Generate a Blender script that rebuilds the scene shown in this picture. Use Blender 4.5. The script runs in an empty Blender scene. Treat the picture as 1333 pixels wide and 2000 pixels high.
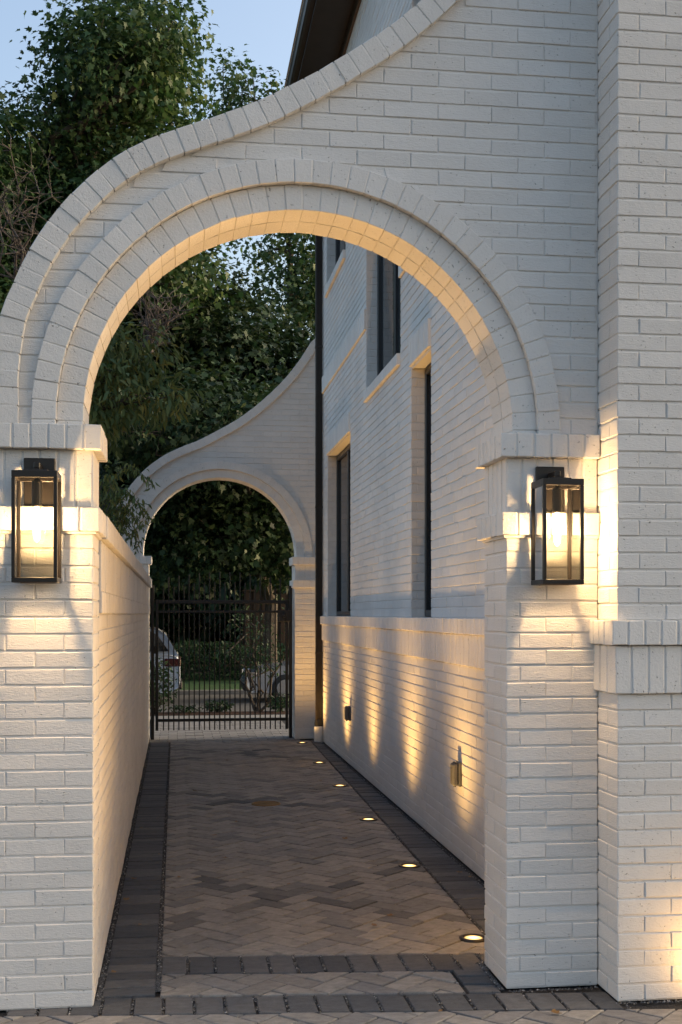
import bpy, math, random
import numpy as np
from mathutils import Vector, Matrix
random.seed(7)
rng = np.random.default_rng(11)
R = math.radians
S = bpy.context.scene
COL = S.collection
PI = math.pi

# ------------------------------------------------------------------ camera
EYE = 1.752
cam_d = bpy.data.cameras.new("camera")
cam = bpy.data.objects.new("camera", cam_d)
COL.objects.link(cam)
cam_d.sensor_fit = 'VERTICAL'
cam_d.sensor_height = 36.0
cam_d.sensor_width = 24.0
cam_d.lens = 2370 * 36.0 / 2000.0
cam_d.shift_y = 199.0 / 2000.0
cam_d.clip_end = 2000
cam.location = (0, 0, EYE)
cam.rotation_euler = (R(90), 0, -R(7.749))
S.camera = cam

# ------------------------------------------------------------------ sky, sun, exposure
SUN_AZ = math.atan2(1.0, 0.10)       # the last glow is low, behind the house
SUN_EL = R(15)
w = bpy.data.worlds.new("World")
S.world = w
w.use_nodes = True
nt = w.node_tree
bg = nt.nodes["Background"]
sky = nt.nodes.new("ShaderNodeTexSky")
sky.sky_type = 'NISHITA'
sky.sun_disc = False
sky.sun_elevation = SUN_EL
sky.sun_rotation = SUN_AZ
sky.air_density = 1.0
sky.dust_density = 6.0
sky.ozone_density = 1.0
nt.links.new(sky.outputs[0], bg.inputs[0])
bg.inputs[1].default_value = 0.10
sl = bpy.data.lights.new("sun", 'SUN')
sl.energy = 0.02
sl.angle = R(8)
sl.color = (1.0, 0.72, 0.58)
sun = bpy.data.objects.new("sun", sl)
COL.objects.link(sun)
sd = Vector((math.sin(SUN_AZ) * math.cos(SUN_EL), math.cos(SUN_AZ) * math.cos(SUN_EL), math.sin(SUN_EL)))
sun.rotation_euler = sd.to_track_quat('Z', 'Y').to_euler()
sun.location = (-6, -6, 6)
S.view_settings.view_transform = 'Standard'
S.view_settings.look = 'None'
S.view_settings.exposure = 2.1
S.view_settings.gamma = 1.0
S.cycles.use_denoising = True
S.cycles.max_bounces = 8
S.cycles.transparent_max_bounces = 16
S.cycles.sample_clamp_indirect = 4.0

# power of the lit lamps
LANTERN_W = 34.0
WELL_W = 58.0
WARM = (1.0, 0.64, 0.30)
GOLD = (1.0, 0.56, 0.17)

# ------------------------------------------------------------------ materials
def mat(name):
    m = bpy.data.materials.new(name)
    m.use_nodes = True
    t = m.node_tree
    return m, t, t.nodes["Principled BSDF"]

def N(t, typ, **kw):
    n = t.nodes.new(typ)
    for k, v in kw.items():
        if k in n.inputs.keys() if isinstance(k, str) else False:
            n.inputs[k].default_value = v
        else:
            setattr(n, k, v)
    return n

def coords(t, scale=(1, 1, 1)):
    tc = t.nodes.new("ShaderNodeTexCoord")
    mp = t.nodes.new("ShaderNodeMapping")
    mp.inputs['Scale'].default_value = scale
    t.links.new(tc.outputs['Object'], mp.inputs['Vector'])
    return mp.outputs['Vector']

def noise(t, vec, scale, detail=4, rough=.6):
    n = t.nodes.new("ShaderNodeTexNoise")
    n.inputs['Scale'].default_value = scale
    n.inputs['Detail'].default_value = detail
    n.inputs['Roughness'].default_value = rough
    t.links.new(vec, n.inputs['Vector'])
    return n.outputs['Fac']

def ramp(t, fac, stops):
    r = t.nodes.new("ShaderNodeValToRGB")
    e = r.color_ramp.elements
    while len(e) < len(stops):
        e.new(.5)
    for el, (p, c) in zip(e, stops):
        el.position = p
        el.color = (c[0], c[1], c[2], 1) if not isinstance(c, (int, float)) else (c, c, c, 1)
    t.links.new(fac, r.inputs['Fac'])
    return r.outputs['Color']

def mixc(t, fac, a, b, mode='MIX'):
    m = t.nodes.new("ShaderNodeMix")
    m.data_type = 'RGBA'
    m.blend_type = mode
    for v, i in ((fac, 0), (a, 6), (b, 7)):
        if isinstance(v, (int, float)):
            m.inputs[i].default_value = v
        elif isinstance(v, tuple):
            m.inputs[i].default_value = (v[0], v[1], v[2], 1)
        else:
            t.links.new(v, m.inputs[i])
    return m.outputs[2]

def bump(t, p, h, strength, dist):
    b = t.nodes.new("ShaderNodeBump")
    b.inputs['Strength'].default_value = strength
    b.inputs['Distance'].default_value = dist
    t.links.new(h, b.inputs['Height'])
    if p.inputs['Normal'].is_linked:
        t.links.new(p.inputs['Normal'].links[0].from_socket, b.inputs['Normal'])
    t.links.new(b.outputs['Normal'], p.inputs['Normal'])

def island(t):
    return t.nodes.new("ShaderNodeNewGeometry").outputs['Random Per Island']

def painted_brick(name, base, horizontal=True):
    m, t, p = mat(name)
    v = coords(t)
    vs = coords(t, (42, 42, 170) if horizontal else (90, 90, 90))
    streak = noise(t, vs, 1.0, 3, .6)
    fine = noise(t, v, 150, 4, .7)
    lump = noise(t, v, 22, 3, .55)
    blot = noise(t, v, 3.0, 3, .5)
    pit = noise(t, coords(t, (1, 1, 1.9) if horizontal else (1, 1, 1)), 82, 2, .5)
    pitm = ramp(t, pit, [(0.672, 0.0), (0.73, 1.0)])
    patch = ramp(t, noise(t, v, 9, 2, .5), [(0.36, 0.0), (0.60, 1.0)])
    pm = mixc(t, 1.0, pitm, patch, 'MULTIPLY')
    tone = ramp(t, island(t), [(0, tuple(c * .955 for c in base)), (1, tuple(min(1, c * 1.03) for c in base))])
    tone = mixc(t, ramp(t, blot, [(.38, 0), (.72, .28)]), tone, tuple(c * .86 for c in base))
    wide = ramp(t, noise(t, v, .9, 4, .6), [(.34, .93), (.68, 1.05)])
    tone = mixc(t, 1.0, tone, wide, 'MULTIPLY')
    tone = mixc(t, pm, tone, (.24, .225, .21))
    t.links.new(tone, p.inputs['Base Color'])
    rr = ramp(t, noise(t, v, 5, 3, .6), [(.3, .50), (.7, .74)])
    t.links.new(rr, p.inputs['Roughness'])
    p.inputs['Specular IOR Level'].default_value = .3
    bump(t, p, streak, .55, .004)
    bump(t, p, fine, .45, .003)
    bump(t, p, lump, .30, .006)
    inv = t.nodes.new("ShaderNodeMath"); inv.operation = 'SUBTRACT'; inv.inputs[0].default_value = 1
    t.links.new(pm, inv.inputs[1])
    bump(t, p, inv.outputs[0], .9, .004)
    return m

WHITE = (.70, .668, .628)
M_BRICK = painted_brick("painted_brick", WHITE)
M_BRICKV = painted_brick("painted_brick_upright", WHITE, False)

def simple(name, col, rough=.5, metal=0.0, spec=.5, bscale=0, bstr=.2, var=.15, bdist=.002):
    m, t, p = mat(name)
    v = coords(t)
    c = ramp(t, noise(t, v, 14 if not bscale else bscale * .25, 4, .6),
             [(.3, tuple(x * (1 - var) for x in col)), (.7, tuple(min(1, x * (1 + var)) for x in col))])
    t.links.new(c, p.inputs['Base Color'])
    p.inputs['Roughness'].default_value = rough
    p.inputs['Metallic'].default_value = metal
    p.inputs['Specular IOR Level'].default_value = spec
    if bscale:
        bump(t, p, noise(t, v, bscale, 4, .6), bstr, bdist)
    return m

M_BRONZE = simple("dark_bronze_metal", (.022, .017, .014), .38, .3, .5, 90, .05)
M_BLACK = simple("black_iron", (.010, .010, .011), .42, .2, .5, 120, .08)
M_SOFFIT = simple("dark_stained_soffit", (.011, .009, .008), .5, 0, .4, 30, .1, .3)
M_TRIM = simple("brown_trim_board", (.045, .028, .015), .55, 0, .4, 40, .1)
M_PVC = simple("white_plastic_pipe", (.62, .61, .58), .4, 0, .5, 40, .03, .06)
M_GREYBOX = simple("grey_plastic", (.085, .085, .085), .5, 0, .5, 120, .08)
M_BRASS = simple("weathered_brass", (.23, .13, .045), .45, .7, .5, 90, .2)
M_FRAME = simple("black_window_frame", (.016, .017, .019), .35, 0, .5, 60, .03)
M_ROOF = simple("dark_roof", (.035, .032, .03), .8, 0, .3, 20, .4)
M_MULCH = simple("mulch", (.045, .022, .014), .9, 0, .2, 60, 1.0, .5, .02)
M_STREET = simple("street_concrete", (.09, .088, .086), .85, 0, .3, 60, .3, .2)
M_WALK = simple("concrete_walk", (.19, .185, .175), .8, 0, .3, 70, .3, .15)
M_EARTH = simple("earth", (.05, .042, .032), .95, 0, .2, 30, .8, .3, .02)
M_GRAVEL = simple("dark_joint_gravel", (.024, .024, .026), .8, 0, .3, 220, 1.0, .7, .006)
M_BARK = simple("bark", (.075, .062, .05), .9, 0, .2, 25, .9, .4, .02)
M_TWIG = simple("dead_twig", (.085, .072, .066), .9, 0, .2, 40, .4, .3)
M_TYRE = simple("tyre_rubber", (.014, .014, .014), .85)
M_RIM = simple("alloy_rim", (.42, .43, .45), .3, .9)
M_CARWHITE = simple("white_car_paint", (.30, .325, .37), .16, 0, .6, 0, 0, .02)
M_CARSILVER = simple("silver_car_paint", (.33, .35, .38), .2, .5, .6, 0, 0, .03)
M_REDLENS = simple("red_lens", (.035, .004, .005), .2, 0, .6)
M_CHROME = simple("chrome", (.7, .72, .75), .12, 1.0)

def lawn_mat():
    m, t, p = mat("lawn_grass")
    v = coords(t)
    c = ramp(t, noise(t, v, 9, 6, .8), [(.3, (.010, .042, .004)), (.7, (.026, .095, .010))])
    t.links.new(c, p.inputs['Base Color'])
    p.inputs['Roughness'].default_value = .8
    bump(t, p, noise(t, v, 70, 4, .7), 1.0, .03)
    return m
M_LAWN = lawn_mat()

def fence_mat():
    m, t, p = mat("fence_wood")
    v = coords(t, (6, 6, .6))
    c = ramp(t, noise(t, v, 4, 5, .7), [(.3, (.028, .015, .008)), (.7, (.085, .045, .022))])
    c = mixc(t, ramp(t, island(t), [(0, .0), (1, .6)]), c, (.022, .014, .01))
    t.links.new(c, p.inputs['Base Color'])
    p.inputs['Roughness'].default_value = .75
    return m
M_FENCE = fence_mat()

def paver_mat(name, stops):
    m, t, p = mat(name)
    v = coords(t)
    base = ramp(t, island(t), stops)
    mott = ramp(t, noise(t, coords(t, (1, 1.7, 1)), 15, 6, .72), [(.28, .62), (.72, 1.30)])
    c = mixc(t, 1.0, base, mott, 'MULTIPLY')
    speck = ramp(t, noise(t, v, 420, 2, .5), [(.60, 0.0), (.74, .5)])
    c = mixc(t, speck, c, (.30, .28, .26))
    dark = ramp(t, noise(t, v, 300, 2, .5), [(.62, 0.0), (.75, .6)])
    c = mixc(t, dark, c, (.02, .02, .02))
    t.links.new(c, p.inputs['Base Color'])
    p.inputs['Roughness'].default_value = .72
    p.inputs['Specular IOR Level'].default_value = .35
    bump(t, p, noise(t, v, 260, 3, .7), .45, .002)
    bump(t, p, noise(t, v, 24, 3, .6), .3, .004)
    return m
M_TAN = paver_mat("tan_paver", [(0, (.17, .162, .155)), (.3, (.225, .212, .196)), (.6, (.265, .248, .224)), (.85, (.20, .192, .186)), (1, (.145, .143, .145))])
M_DARK = paver_mat("charcoal_paver", [(0, (.048, .053, .062)), (.5, (.072, .077, .086)), (1, (.105, .106, .110))])
M_ZIG = paver_mat("grey_brown_paver", [(0, (.075, .077, .082)), (.5, (.115, .113, .113)), (1, (.16, .152, .145))])
M_GREYP = paver_mat("grey_paver", [(0, (.15, .145, .14)), (1, (.22, .21, .20))])

def leaf_mat(name, cols, trans=.3, rough=.55):
    m, t, p = mat(name)
    n = len(cols)
    c = ramp(t, island(t), [(i / (n - 1), c) for i, c in enumerate(cols)])
    t.links.new(c, p.inputs['Base Color'])
    p.inputs['Roughness'].default_value = rough
    p.inputs['Specular IOR Level'].default_value = .35
    tr = t.nodes.new("ShaderNodeBsdfTranslucent")
    t.links.new(c, tr.inputs['Color'])
    mx = t.nodes.new("ShaderNodeMixShader")
    mx.inputs[0].default_value = trans
    t.links.new(p.outputs[0], mx.inputs[1])
    t.links.new(tr.outputs[0], mx.inputs[2])
    t.links.new(mx.outputs[0], t.nodes["Material Output"].inputs['Surface'])
    return m
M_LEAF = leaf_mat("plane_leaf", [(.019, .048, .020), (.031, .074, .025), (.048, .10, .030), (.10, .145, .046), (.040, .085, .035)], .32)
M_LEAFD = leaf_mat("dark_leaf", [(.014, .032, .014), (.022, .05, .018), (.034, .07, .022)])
M_LEAFSHADED = leaf_mat("shaded_plane_leaf", [(.011, .027, .012), (.019, .044, .017), (.030, .062, .020), (.06, .085, .028)], .26)  # plane leaf colours darkened for the shade seen through the arch
M_LEAFY = leaf_mat("yellow_green_leaf", [(.075, .115, .04), (.12, .165, .055), (.17, .20, .06), (.22, .20, .05)])
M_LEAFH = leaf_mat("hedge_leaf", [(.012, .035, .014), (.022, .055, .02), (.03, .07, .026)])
M_DRY = leaf_mat("dry_leaf", [(.10, .045, .02), (.17, .075, .025), (.21, .12, .04), (.07, .035, .02)], .15)

def glass_pane_mat():
    m = bpy.data.materials.new("tinted_pane")
    m.use_nodes = True
    t = m.node_tree
    t.nodes.clear()
    o = t.nodes.new("ShaderNodeOutputMaterial")
    tr = t.nodes.new("ShaderNodeBsdfTransparent")
    tr.inputs[0].default_value = (.76, .755, .73, 1)  # tint added to dim the lit brick seen through the panes
    gl = t.nodes.new("ShaderNodeBsdfGlossy")
    gl.inputs['Roughness'].default_value = .03
    fr = t.nodes.new("ShaderNodeFresnel")
    fr.inputs['IOR'].default_value = 1.35
    mx = t.nodes.new("ShaderNodeMixShader")
    t.links.new(fr.outputs[0], mx.inputs[0])
    t.links.new(tr.outputs[0], mx.inputs[1])
    t.links.new(gl.outputs[0], mx.inputs[2])
    t.links.new(mx.outputs[0], o.inputs['Surface'])
    return m
M_PANE = glass_pane_mat()

def dark_glass(name, col=(.012, .014, .018), rough=.04):
    m, t, p = mat(name)
    v = coords(t, (1, 1, .2))
    c = ramp(t, noise(t, v, 4, 2, .5), [(.3, tuple(x * .6 for x in col)), (.7, tuple(x * 1.7 for x in col))])
    t.links.new(c, p.inputs['Base Color'])
    p.inputs['Roughness'].default_value = rough
    p.inputs['Specular IOR Level'].default_value = .6
    return m
M_WGLASS = dark_glass("window_glass")
M_CARGLASS = dark_glass("car_glass", (.01, .011, .013))

def emit(name, col, strength):
    m = bpy.data.materials.new(name)
    m.use_nodes = True
    t = m.node_tree
    t.nodes.clear()
    o = t.nodes.new("ShaderNodeOutputMaterial")
    e = t.nodes.new("ShaderNodeEmission")
    e.inputs[0].default_value = (*col, 1)
    e.inputs[1].default_value = strength
    t.links.new(e.outputs[0], o.inputs['Surface'])
    return m
M_BULB = emit("lit_bulb", (1.0, .76, .42), 9.0)
M_LENS = emit("lit_lens", (1.0, .58, .20), 1.0)
def hot_centre(m):
    t = m.node_tree
    tc = t.nodes.new("ShaderNodeTexCoord")
    ln = t.nodes.new("ShaderNodeVectorMath"); ln.operation = 'LENGTH'
    t.links.new(tc.outputs['Object'], ln.inputs[0])
    mr = t.nodes.new("ShaderNodeMapRange")
    mr.inputs['From Min'].default_value = .006; mr.inputs['From Max'].default_value = .048
    mr.inputs['To Min'].default_value = 1.6; mr.inputs['To Max'].default_value = .16
    t.links.new(ln.outputs['Value'], mr.inputs['Value'])
    t.links.new(mr.outputs[0], t.nodes["Emission"].inputs['Strength'])
hot_centre(M_LENS)

# ------------------------------------------------------------------ mesh helpers
class MB:
    def __init__(s):
        s.v = []; s.f = []; s.m = []
    def add(s, vs, fs, mi=0):
        o = len(s.v)
        s.v += [tuple(a) for a in vs]
        s.f += [tuple(i + o for i in f) for f in fs]
        s.m += [mi] * len(fs)
    def box(s, a, b, mi=0):
        x0, y0, z0 = a; x1, y1, z1 = b
        s.add([(x0, y0, z0), (x1, y0, z0), (x1, y1, z0), (x0, y1, z0), (x0, y0, z1), (x1, y0, z1), (x1, y1, z1), (x0, y1, z1)],
              [(3, 2, 1, 0), (4, 5, 6, 7), (0, 1, 5, 4), (1, 2, 6, 5), (2, 3, 7, 6), (3, 0, 4, 7)], mi)
    def cbox(s, a, b, c=.004, mi=0):
        """box with bevelled edges"""
        x0, y0, z0 = a; x1, y1, z1 = b
        cx, cy, cz = (x0 + x1) / 2, (y0 + y1) / 2, (z0 + z1) / 2
        hx, hy, hz = abs(x1 - x0) / 2, abs(y1 - y0) / 2, abs(z1 - z0) / 2
        c = min(c, hx * .49, hy * .49, hz * .49)
        vs = []; idx = {}
        for sx in (-1, 1):
            for sy in (-1, 1):
                for sz in (-1, 1):
                    for ax in range(3):
                        h = [hx - c, hy - c, hz - c]
                        h[ax] += c
                        idx[(sx, sy, sz, ax)] = len(vs)
                        vs.append((cx + sx * h[0], cy + sy * h[1], cz + sz * h[2]))
        fs = []
        for ax in range(3):
            o1, o2 = [k for k in range(3) if k != ax]
            for sg in (-1, 1):
                q = []
                for a_, b_ in ((-1, -1), (1, -1), (1, 1), (-1, 1)):
                    k = [0, 0, 0]; k[ax] = sg; k[o1] = a_; k[o2] = b_
                    q.append(idx[(*k, ax)])
                if (sg > 0) == (ax == 1): q.reverse()
                fs.append(tuple(q))
        for ax in range(3):
            o1, o2 = [k for k in range(3) if k != ax]
            for a_ in (-1, 1):
                for b_ in (-1, 1):
                    k = [0, 0, 0]; k[o1] = a_; k[o2] = b_
                    k0 = list(k); k0[ax] = -1; k1 = list(k); k1[ax] = 1
                    fs.append((idx[(*k0, o1)], idx[(*k1, o1)], idx[(*k1, o2)], idx[(*k0, o2)]))
        for sx in (-1, 1):
            for sy in (-1, 1):
                for sz in (-1, 1):
                    fs.append(tuple(idx[(sx, sy, sz, ax)] for ax in range(3)))
        s.add(vs, fs, mi)
    def tube(s, pts, rads, n=8, mi=0, cap=True):
        pts = [Vector(p) for p in pts]
        rings = []
        up = Vector((0, 0, 1))
        for i, p in enumerate(pts):
            d = (pts[min(i + 1, len(pts) - 1)] - pts[max(i - 1, 0)]).normalized()
            a = d.cross(up if abs(d.z) < .95 else Vector((1, 0, 0))).normalized()
            b = a.cross(d).normalized()
            r = rads[i] if isinstance(rads, (list, tuple)) else rads
            rings.append([tuple(p + a * r * math.cos(2 * PI * k / n) + b * r * math.sin(2 * PI * k / n)) for k in range(n)])
        vs = [q for ring in rings for q in ring]
        fs = []
        for i in range(len(rings) - 1):
            for k in range(n):
                fs.append((i * n + k, i * n + (k + 1) % n, (i + 1) * n + (k + 1) % n, (i + 1) * n + k))
        if cap:
            fs.append(tuple(range(n))[::-1]); fs.append(tuple((len(rings) - 1) * n + k for k in range(n)))
        s.add(vs, fs, mi)
    def lathe(s, prof, c=(0, 0, 0), n=24, mi=0):
        """prof: (r, z) pairs"""
        vs = []
        for r, z in prof:
            for k in range(n):
                a = 2 * PI * k / n
                vs.append((c[0] + r * math.cos(a), c[1] + r * math.sin(a), c[2] + z))
        fs = []
        for i in range(len(prof) - 1):
            for k in range(n):
                fs.append((i * n + k, i * n + (k + 1) % n, (i + 1) * n + (k + 1) % n, (i + 1) * n + k))
        fs.append(tuple(range(n))[::-1]); fs.append(tuple((len(prof) - 1) * n + k for k in range(n)))
        s.add(vs, fs, mi)
    def build(s, name, mats, parent=None, smooth=False):
        me = bpy.data.meshes.new(name)
        off = world_loc(parent)
        v = s.v if off == (0, 0, 0) else [(a - off[0], b - off[1], c - off[2]) for a, b, c in s.v]
        me.from_pydata(v, [], s.f)
        if not isinstance(mats, (list, tuple)): mats = [mats]
        for m in mats: me.materials.append(m)
        if len(mats) > 1: me.polygons.foreach_set("material_index", s.m)
        if smooth: me.polygons.foreach_set("use_smooth", [True] * len(me.polygons))
        me.update()
        o = bpy.data.objects.new(name, me)
        COL.objects.link(o)
        if parent: o.parent = parent
        return o

def world_loc(o):
    x = y = z = 0.0
    while o:
        x += o.location.x; y += o.location.y; z += o.location.z
        o = o.parent
    return (x, y, z)

def tag(o, label=None, cat=None, group=None, kind=None):
    if label: o['label'] = label
    if cat: o['category'] = cat
    if group: o['group'] = group
    if kind: o['kind'] = kind
    return o

def thing(name, loc, label, cat, group=None):
    o = bpy.data.objects.new(name, None)
    o.empty_display_size = .2
    o.location = loc
    COL.objects.link(o)
    return tag(o, label, cat, group)

def copy_tree(o, parent=None):
    c = o.copy()
    COL.objects.link(c)
    c.parent = parent
    for ch in list(o.children):
        copy_tree(ch, c)
    return c

# ---- masonry: every brick is a bevelled block in a (u, v, n) frame
def inset(poly, d):
    n = len(poly); out = []
    for i in range(n):
        p0, p1, p2 = poly[i - 1], poly[i], poly[(i + 1) % n]
        e1 = (p1[0] - p0[0], p1[1] - p0[1]); e2 = (p2[0] - p1[0], p2[1] - p1[1])
        l1 = math.hypot(*e1) or 1e-9; l2 = math.hypot(*e2) or 1e-9
        n1 = (-e1[1] / l1, e1[0] / l1); n2 = (-e2[1] / l2, e2[0] / l2)
        den = max(.25, 1 + n1[0] * n2[0] + n1[1] * n2[1])
        out.append((p1[0] + d * (n1[0] + n2[0]) / den, p1[1] + d * (n1[1] + n2[1]) / den))
    return out

def block(mb, frame, poly, n0, n1, cham=.0045, jit=.0012, deep=.007):
    """counter-clockwise convex poly in (u, v); back at n0, face at n1 with a soft arris"""
    j = random.uniform(-jit, jit)
    poly = [(a + random.uniform(-jit, jit), b + random.uniform(-jit, jit)) for a, b in poly]
    top = inset(poly, cham)
    k = len(poly)
    tilt = random.uniform(-jit, jit) * .8
    mid = inset(poly, cham * .22)
    vs = [frame(a, b, n0) for a, b in poly] + [frame(a, b, n1 - deep) for a, b in poly] + \
         [frame(a, b, n1 + j - deep * .25 ) for a, b in mid] + \
         [frame(a, b, n1 + j + (tilt if i < k / 2 else -tilt)) for i, (a, b) in enumerate(top)]
    fs = []
    for l in range(3):
        for i in range(k):
            i2 = (i + 1) % k
            fs.append((l * k + i, l * k + i2, (l + 1) * k + i2, (l + 1) * k + i))
    fs.append(tuple(3 * k + i for i in range(k)))
    mb.add(vs, fs)

FR_FRONT = lambda Y: (lambda u, v, n: (u, Y - n, v))          # faces -Y, u = X, v = Z
FR_LEFT = lambda X: (lambda u, v, n: (X - n, -u, v))          # faces -X, u = -Y, v = Z
FR_RIGHT = lambda X: (lambda u, v, n: (X + n, u, v))          # faces +X, u = Y, v = Z
FR_BACK = lambda Y: (lambda u, v, n: (-u, Y + n, v))          # faces +Y
FR_UP = lambda Z: (lambda u, v, n: (u, v, Z + n))

CH = .0762; BL = .254; JT = .0088

def courses(mb, frame, v0, v1, spans, phase=0.0, n0=-.03, n1=0.0, row0=None, ch=CH, bl=BL, jt=JT):
    """running bond between v0 and v1; spans(va, vb) -> list of (ul_at_va, ul_at_vb, ur_at_va, ur_at_vb)"""
    r0 = math.floor(v0 / ch + .5)
    nrow = int(round((v1 - v0) / ch)) + 1
    for i in range(nrow):
        va = v0 + i * ch
        vb = min(va + ch, v1)
        if vb - va < .03: continue
        r = r0 + i
        off = phase + (bl / 2 if r % 2 else 0)
        for (la, lb, ra, rb) in spans(va, vb):
            lo, hi = min(la, lb), max(ra, rb)
            k0 = math.floor((lo - off) / bl); k1 = math.ceil((hi - off) / bl)
            for k in range(k0, k1):
                a = off + k * bl + random.uniform(-.003, .003); b = off + (k + 1) * bl
                la_, lb_, ra_, rb_ = a, a, b, b
                if a <= max(la, lb): la_, lb_ = max(a, la), max(a, lb)
                if b >= min(ra, rb): ra_, rb_ = min(b, ra), min(b, rb)
                if min(ra_ - la_, rb_ - lb_) < .018 or max(ra_ - la_, rb_ - lb_) < .035: continue
                hj = .0018
                poly = [(la_ + hj, va + jt / 2), (ra_ - hj, va + jt / 2), (rb_ - hj, vb - jt / 2), (lb_ + hj, vb - jt / 2)]
                block(mb, frame, poly, n0, n1, .0038, .0014, .0052)

def soldiers(mb, frame, u0, u1, v0, v1, n0, n1, pitch=.0762, jt=.008, jit=.0014):
    n = max(1, round((u1 - u0) / pitch))
    p = (u1 - u0) / n
    for i in range(n):
        a, b = u0 + i * p + jt / 2, u0 + (i + 1) * p - jt / 2
        block(mb, frame, [(a, v0), (b, v0), (b, v1), (a, v1)], n0, n1, jit=jit)

MORTAR = .0048      # how far the painted joints lie behind the brick faces

# ------------------------------------------------------------------ the two arched garden walls
def arch_wall(name, label, Yf, thick, cx, cz, r0, spring, curve, x_end, pier_l, pier_r, cap_r_top, dz_phase=0.0):
    root = thing(name, (cx, Yf + thick / 2, 0), label, 'archway wall', 'arched garden walls')
    # coping curve, resampled by arc length
    pts = np.array(curve, float)
    # Catmull-Rom
    P = [pts[0] * 2 - pts[1]] + list(pts) + [pts[-1] * 2 - pts[-2]]
    dense = []
    for i in range(1, len(P) - 2):
        for k in range(14):
            t = k / 14
            dense.append(.5 * ((2 * P[i]) + (-P[i - 1] + P[i + 1]) * t + (2 * P[i - 1] - 5 * P[i] + 4 * P[i + 1] - P[i + 2]) * t * t + (-P[i - 1] + 3 * P[i] - 3 * P[i + 1] + P[i + 2]) * t ** 3))
    dense.append(P[-2])
    dense = np.array(dense)
    for _ in range(6):      # fair the traced outline
        dense[2:-2] = (dense[:-4] + dense[1:-3] * 2 + dense[2:-2] * 2 + dense[3:-1] * 2 + dense[4:]) / 8
    seg = np.hypot(*np.diff(dense, axis=0).T)
    L = np.concatenate([[0], np.cumsum(seg)])
    def at(s):
        return np.array([np.interp(s, L, dense[:, 0]), np.interp(s, L, dense[:, 1])])
    def nrm(s):
        d = at(min(s + .06, L[-1])) - at(max(s - .06, 0))
        d /= np.hypot(*d)
        return np.array([d[1], -d[0]])          # to the inside (right / below)
    CT = .112
    fr = FR_FRONT(Yf)
    # --- coping
    mb = MB()
    n = int(round(L[-1] / .079)); p = L[-1] / n
    for i in range(n):
        a, b = i * p + .0022, (i + 1) * p - .0022
        A, B = at(a), at(b); NA, NB = nrm(a), nrm(b)
        poly = [tuple(A + NA * CT), tuple(B + NB * CT), tuple(B), tuple(A)]
        dn = random.uniform(-.002, .002)
        block(mb, fr, poly, -thick - .035, .035 + dn, .0036, .0016, .0050)
    ns = 110
    ring = []
    for i in range(ns + 1):
        s_ = L[-1] * i / ns
        A = at(s_); NA = nrm(s_)
        ring.append((A + NA * .007, A + NA * (CT - .007)))
    for i in range(ns):
        (o0, i0), (o1, i1) = ring[i], ring[i + 1]
        f, b = .035 - .0034, -thick - .030
        mb.add([fr(*i0, f), fr(*i1, f), fr(*o1, f), fr(*o0, f), fr(*i0, b), fr(*i1, b), fr(*o1, b), fr(*o0, b)],
               [(0, 1, 2, 3), (7, 6, 5, 4), (3, 2, 6, 7), (1, 0, 4, 5)])
    mb.build('coping', M_BRICKV, root)
    # --- rings
    RI, RO = r0 + .116, r0 + .116 + .108
    def ring_mesh(ra, rb, front, back, count, nm, splits):
        mb = MB()
        da = PI / count
        for k in range(count):
            a0, a1 = PI - k * da, PI - (k + 1) * da
            g = .0022
            def pt(r, a, sgn):
                aa = a + sgn * g / r
                return (cx + r * math.cos(aa), cz + r * math.sin(aa))
            poly = [pt(ra, a0, -1), pt(ra, a1, 1), pt(rb, a1, 1), pt(rb, a0, -1)]
            dn = random.uniform(-.0015, .0015)
            prev = front + dn
            for q in range(splits):
                nxt = front - (front - back) * (q + 1) / splits
                block(mb, fr, poly if q == 0 else [(x + random.uniform(-.001, .001), z + random.uniform(-.001, .001)) for x, z in poly],
                      nxt + (.004 if q < splits - 1 else 0), prev, .0034, .0012, .0048)
                prev = nxt - .004
        # stilted foot between the capital and the true arc
        if cz - spring > .012:
            for sg in (-1, 1):
                xa, xb = sorted((cx + sg * ra, cx + sg * rb))
                block(mb, fr, [(xa, spring - .004), (xb, spring - .004), (xb, cz - .003), (xa, cz - .003)], back, front, .003, .001)
                mb.box((xa + .004, Yf - front + .004, spring - .003), (xb - .004, Yf - back - .004, cz + .006))
        m_ = 64
        for i in range(m_):
            a0, a1 = PI * i / m_, PI * (i + 1) / m_
            q = lambda r, a, nn: fr(cx + r * math.cos(a), cz + r * math.sin(a), nn)
            ri, ro = ra + .0036, rb - .004
            f, b = front - .0034, back + .002
            mb.add([q(ri, a0, f), q(ro, a0, f), q(ro, a1, f), q(ri, a1, f), q(ri, a0, b), q(ro, a0, b), q(ro, a1, b), q(ri, a1, b)],
                   [(0, 1, 2, 3), (7, 6, 5, 4), (0, 3, 7, 4), (1, 5, 6, 2)])
        return mb.build(nm, M_BRICKV, root)
    ring_mesh(r0, RI, -.008, -thick, int(round(PI * (r0 + .06) / .083)), 'inner_arch_ring', 2)
    ring_mesh(RI + .001, RO, .022, -.10, int(round(PI * (r0 + .17) / .085)), 'outer_arch_ring', 1)
    # --- wall between the rings and the coping
    rm = RO - .02
    cm = np.array([at(s_) + nrm(s_) * CT * .8 for s_ in np.linspace(0, L[-1], 300)])
    order = np.argsort(cm[:, 1])
    def xl(z):
        return float(np.interp(z, cm[order, 1], cm[order, 0]))
    def hw(z):
        d = rm * rm - max(0, z - cz) ** 2
        return math.sqrt(d) if d > 0 else 0.0
    ztop = float(cm[:, 1].max()) - .01
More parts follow.
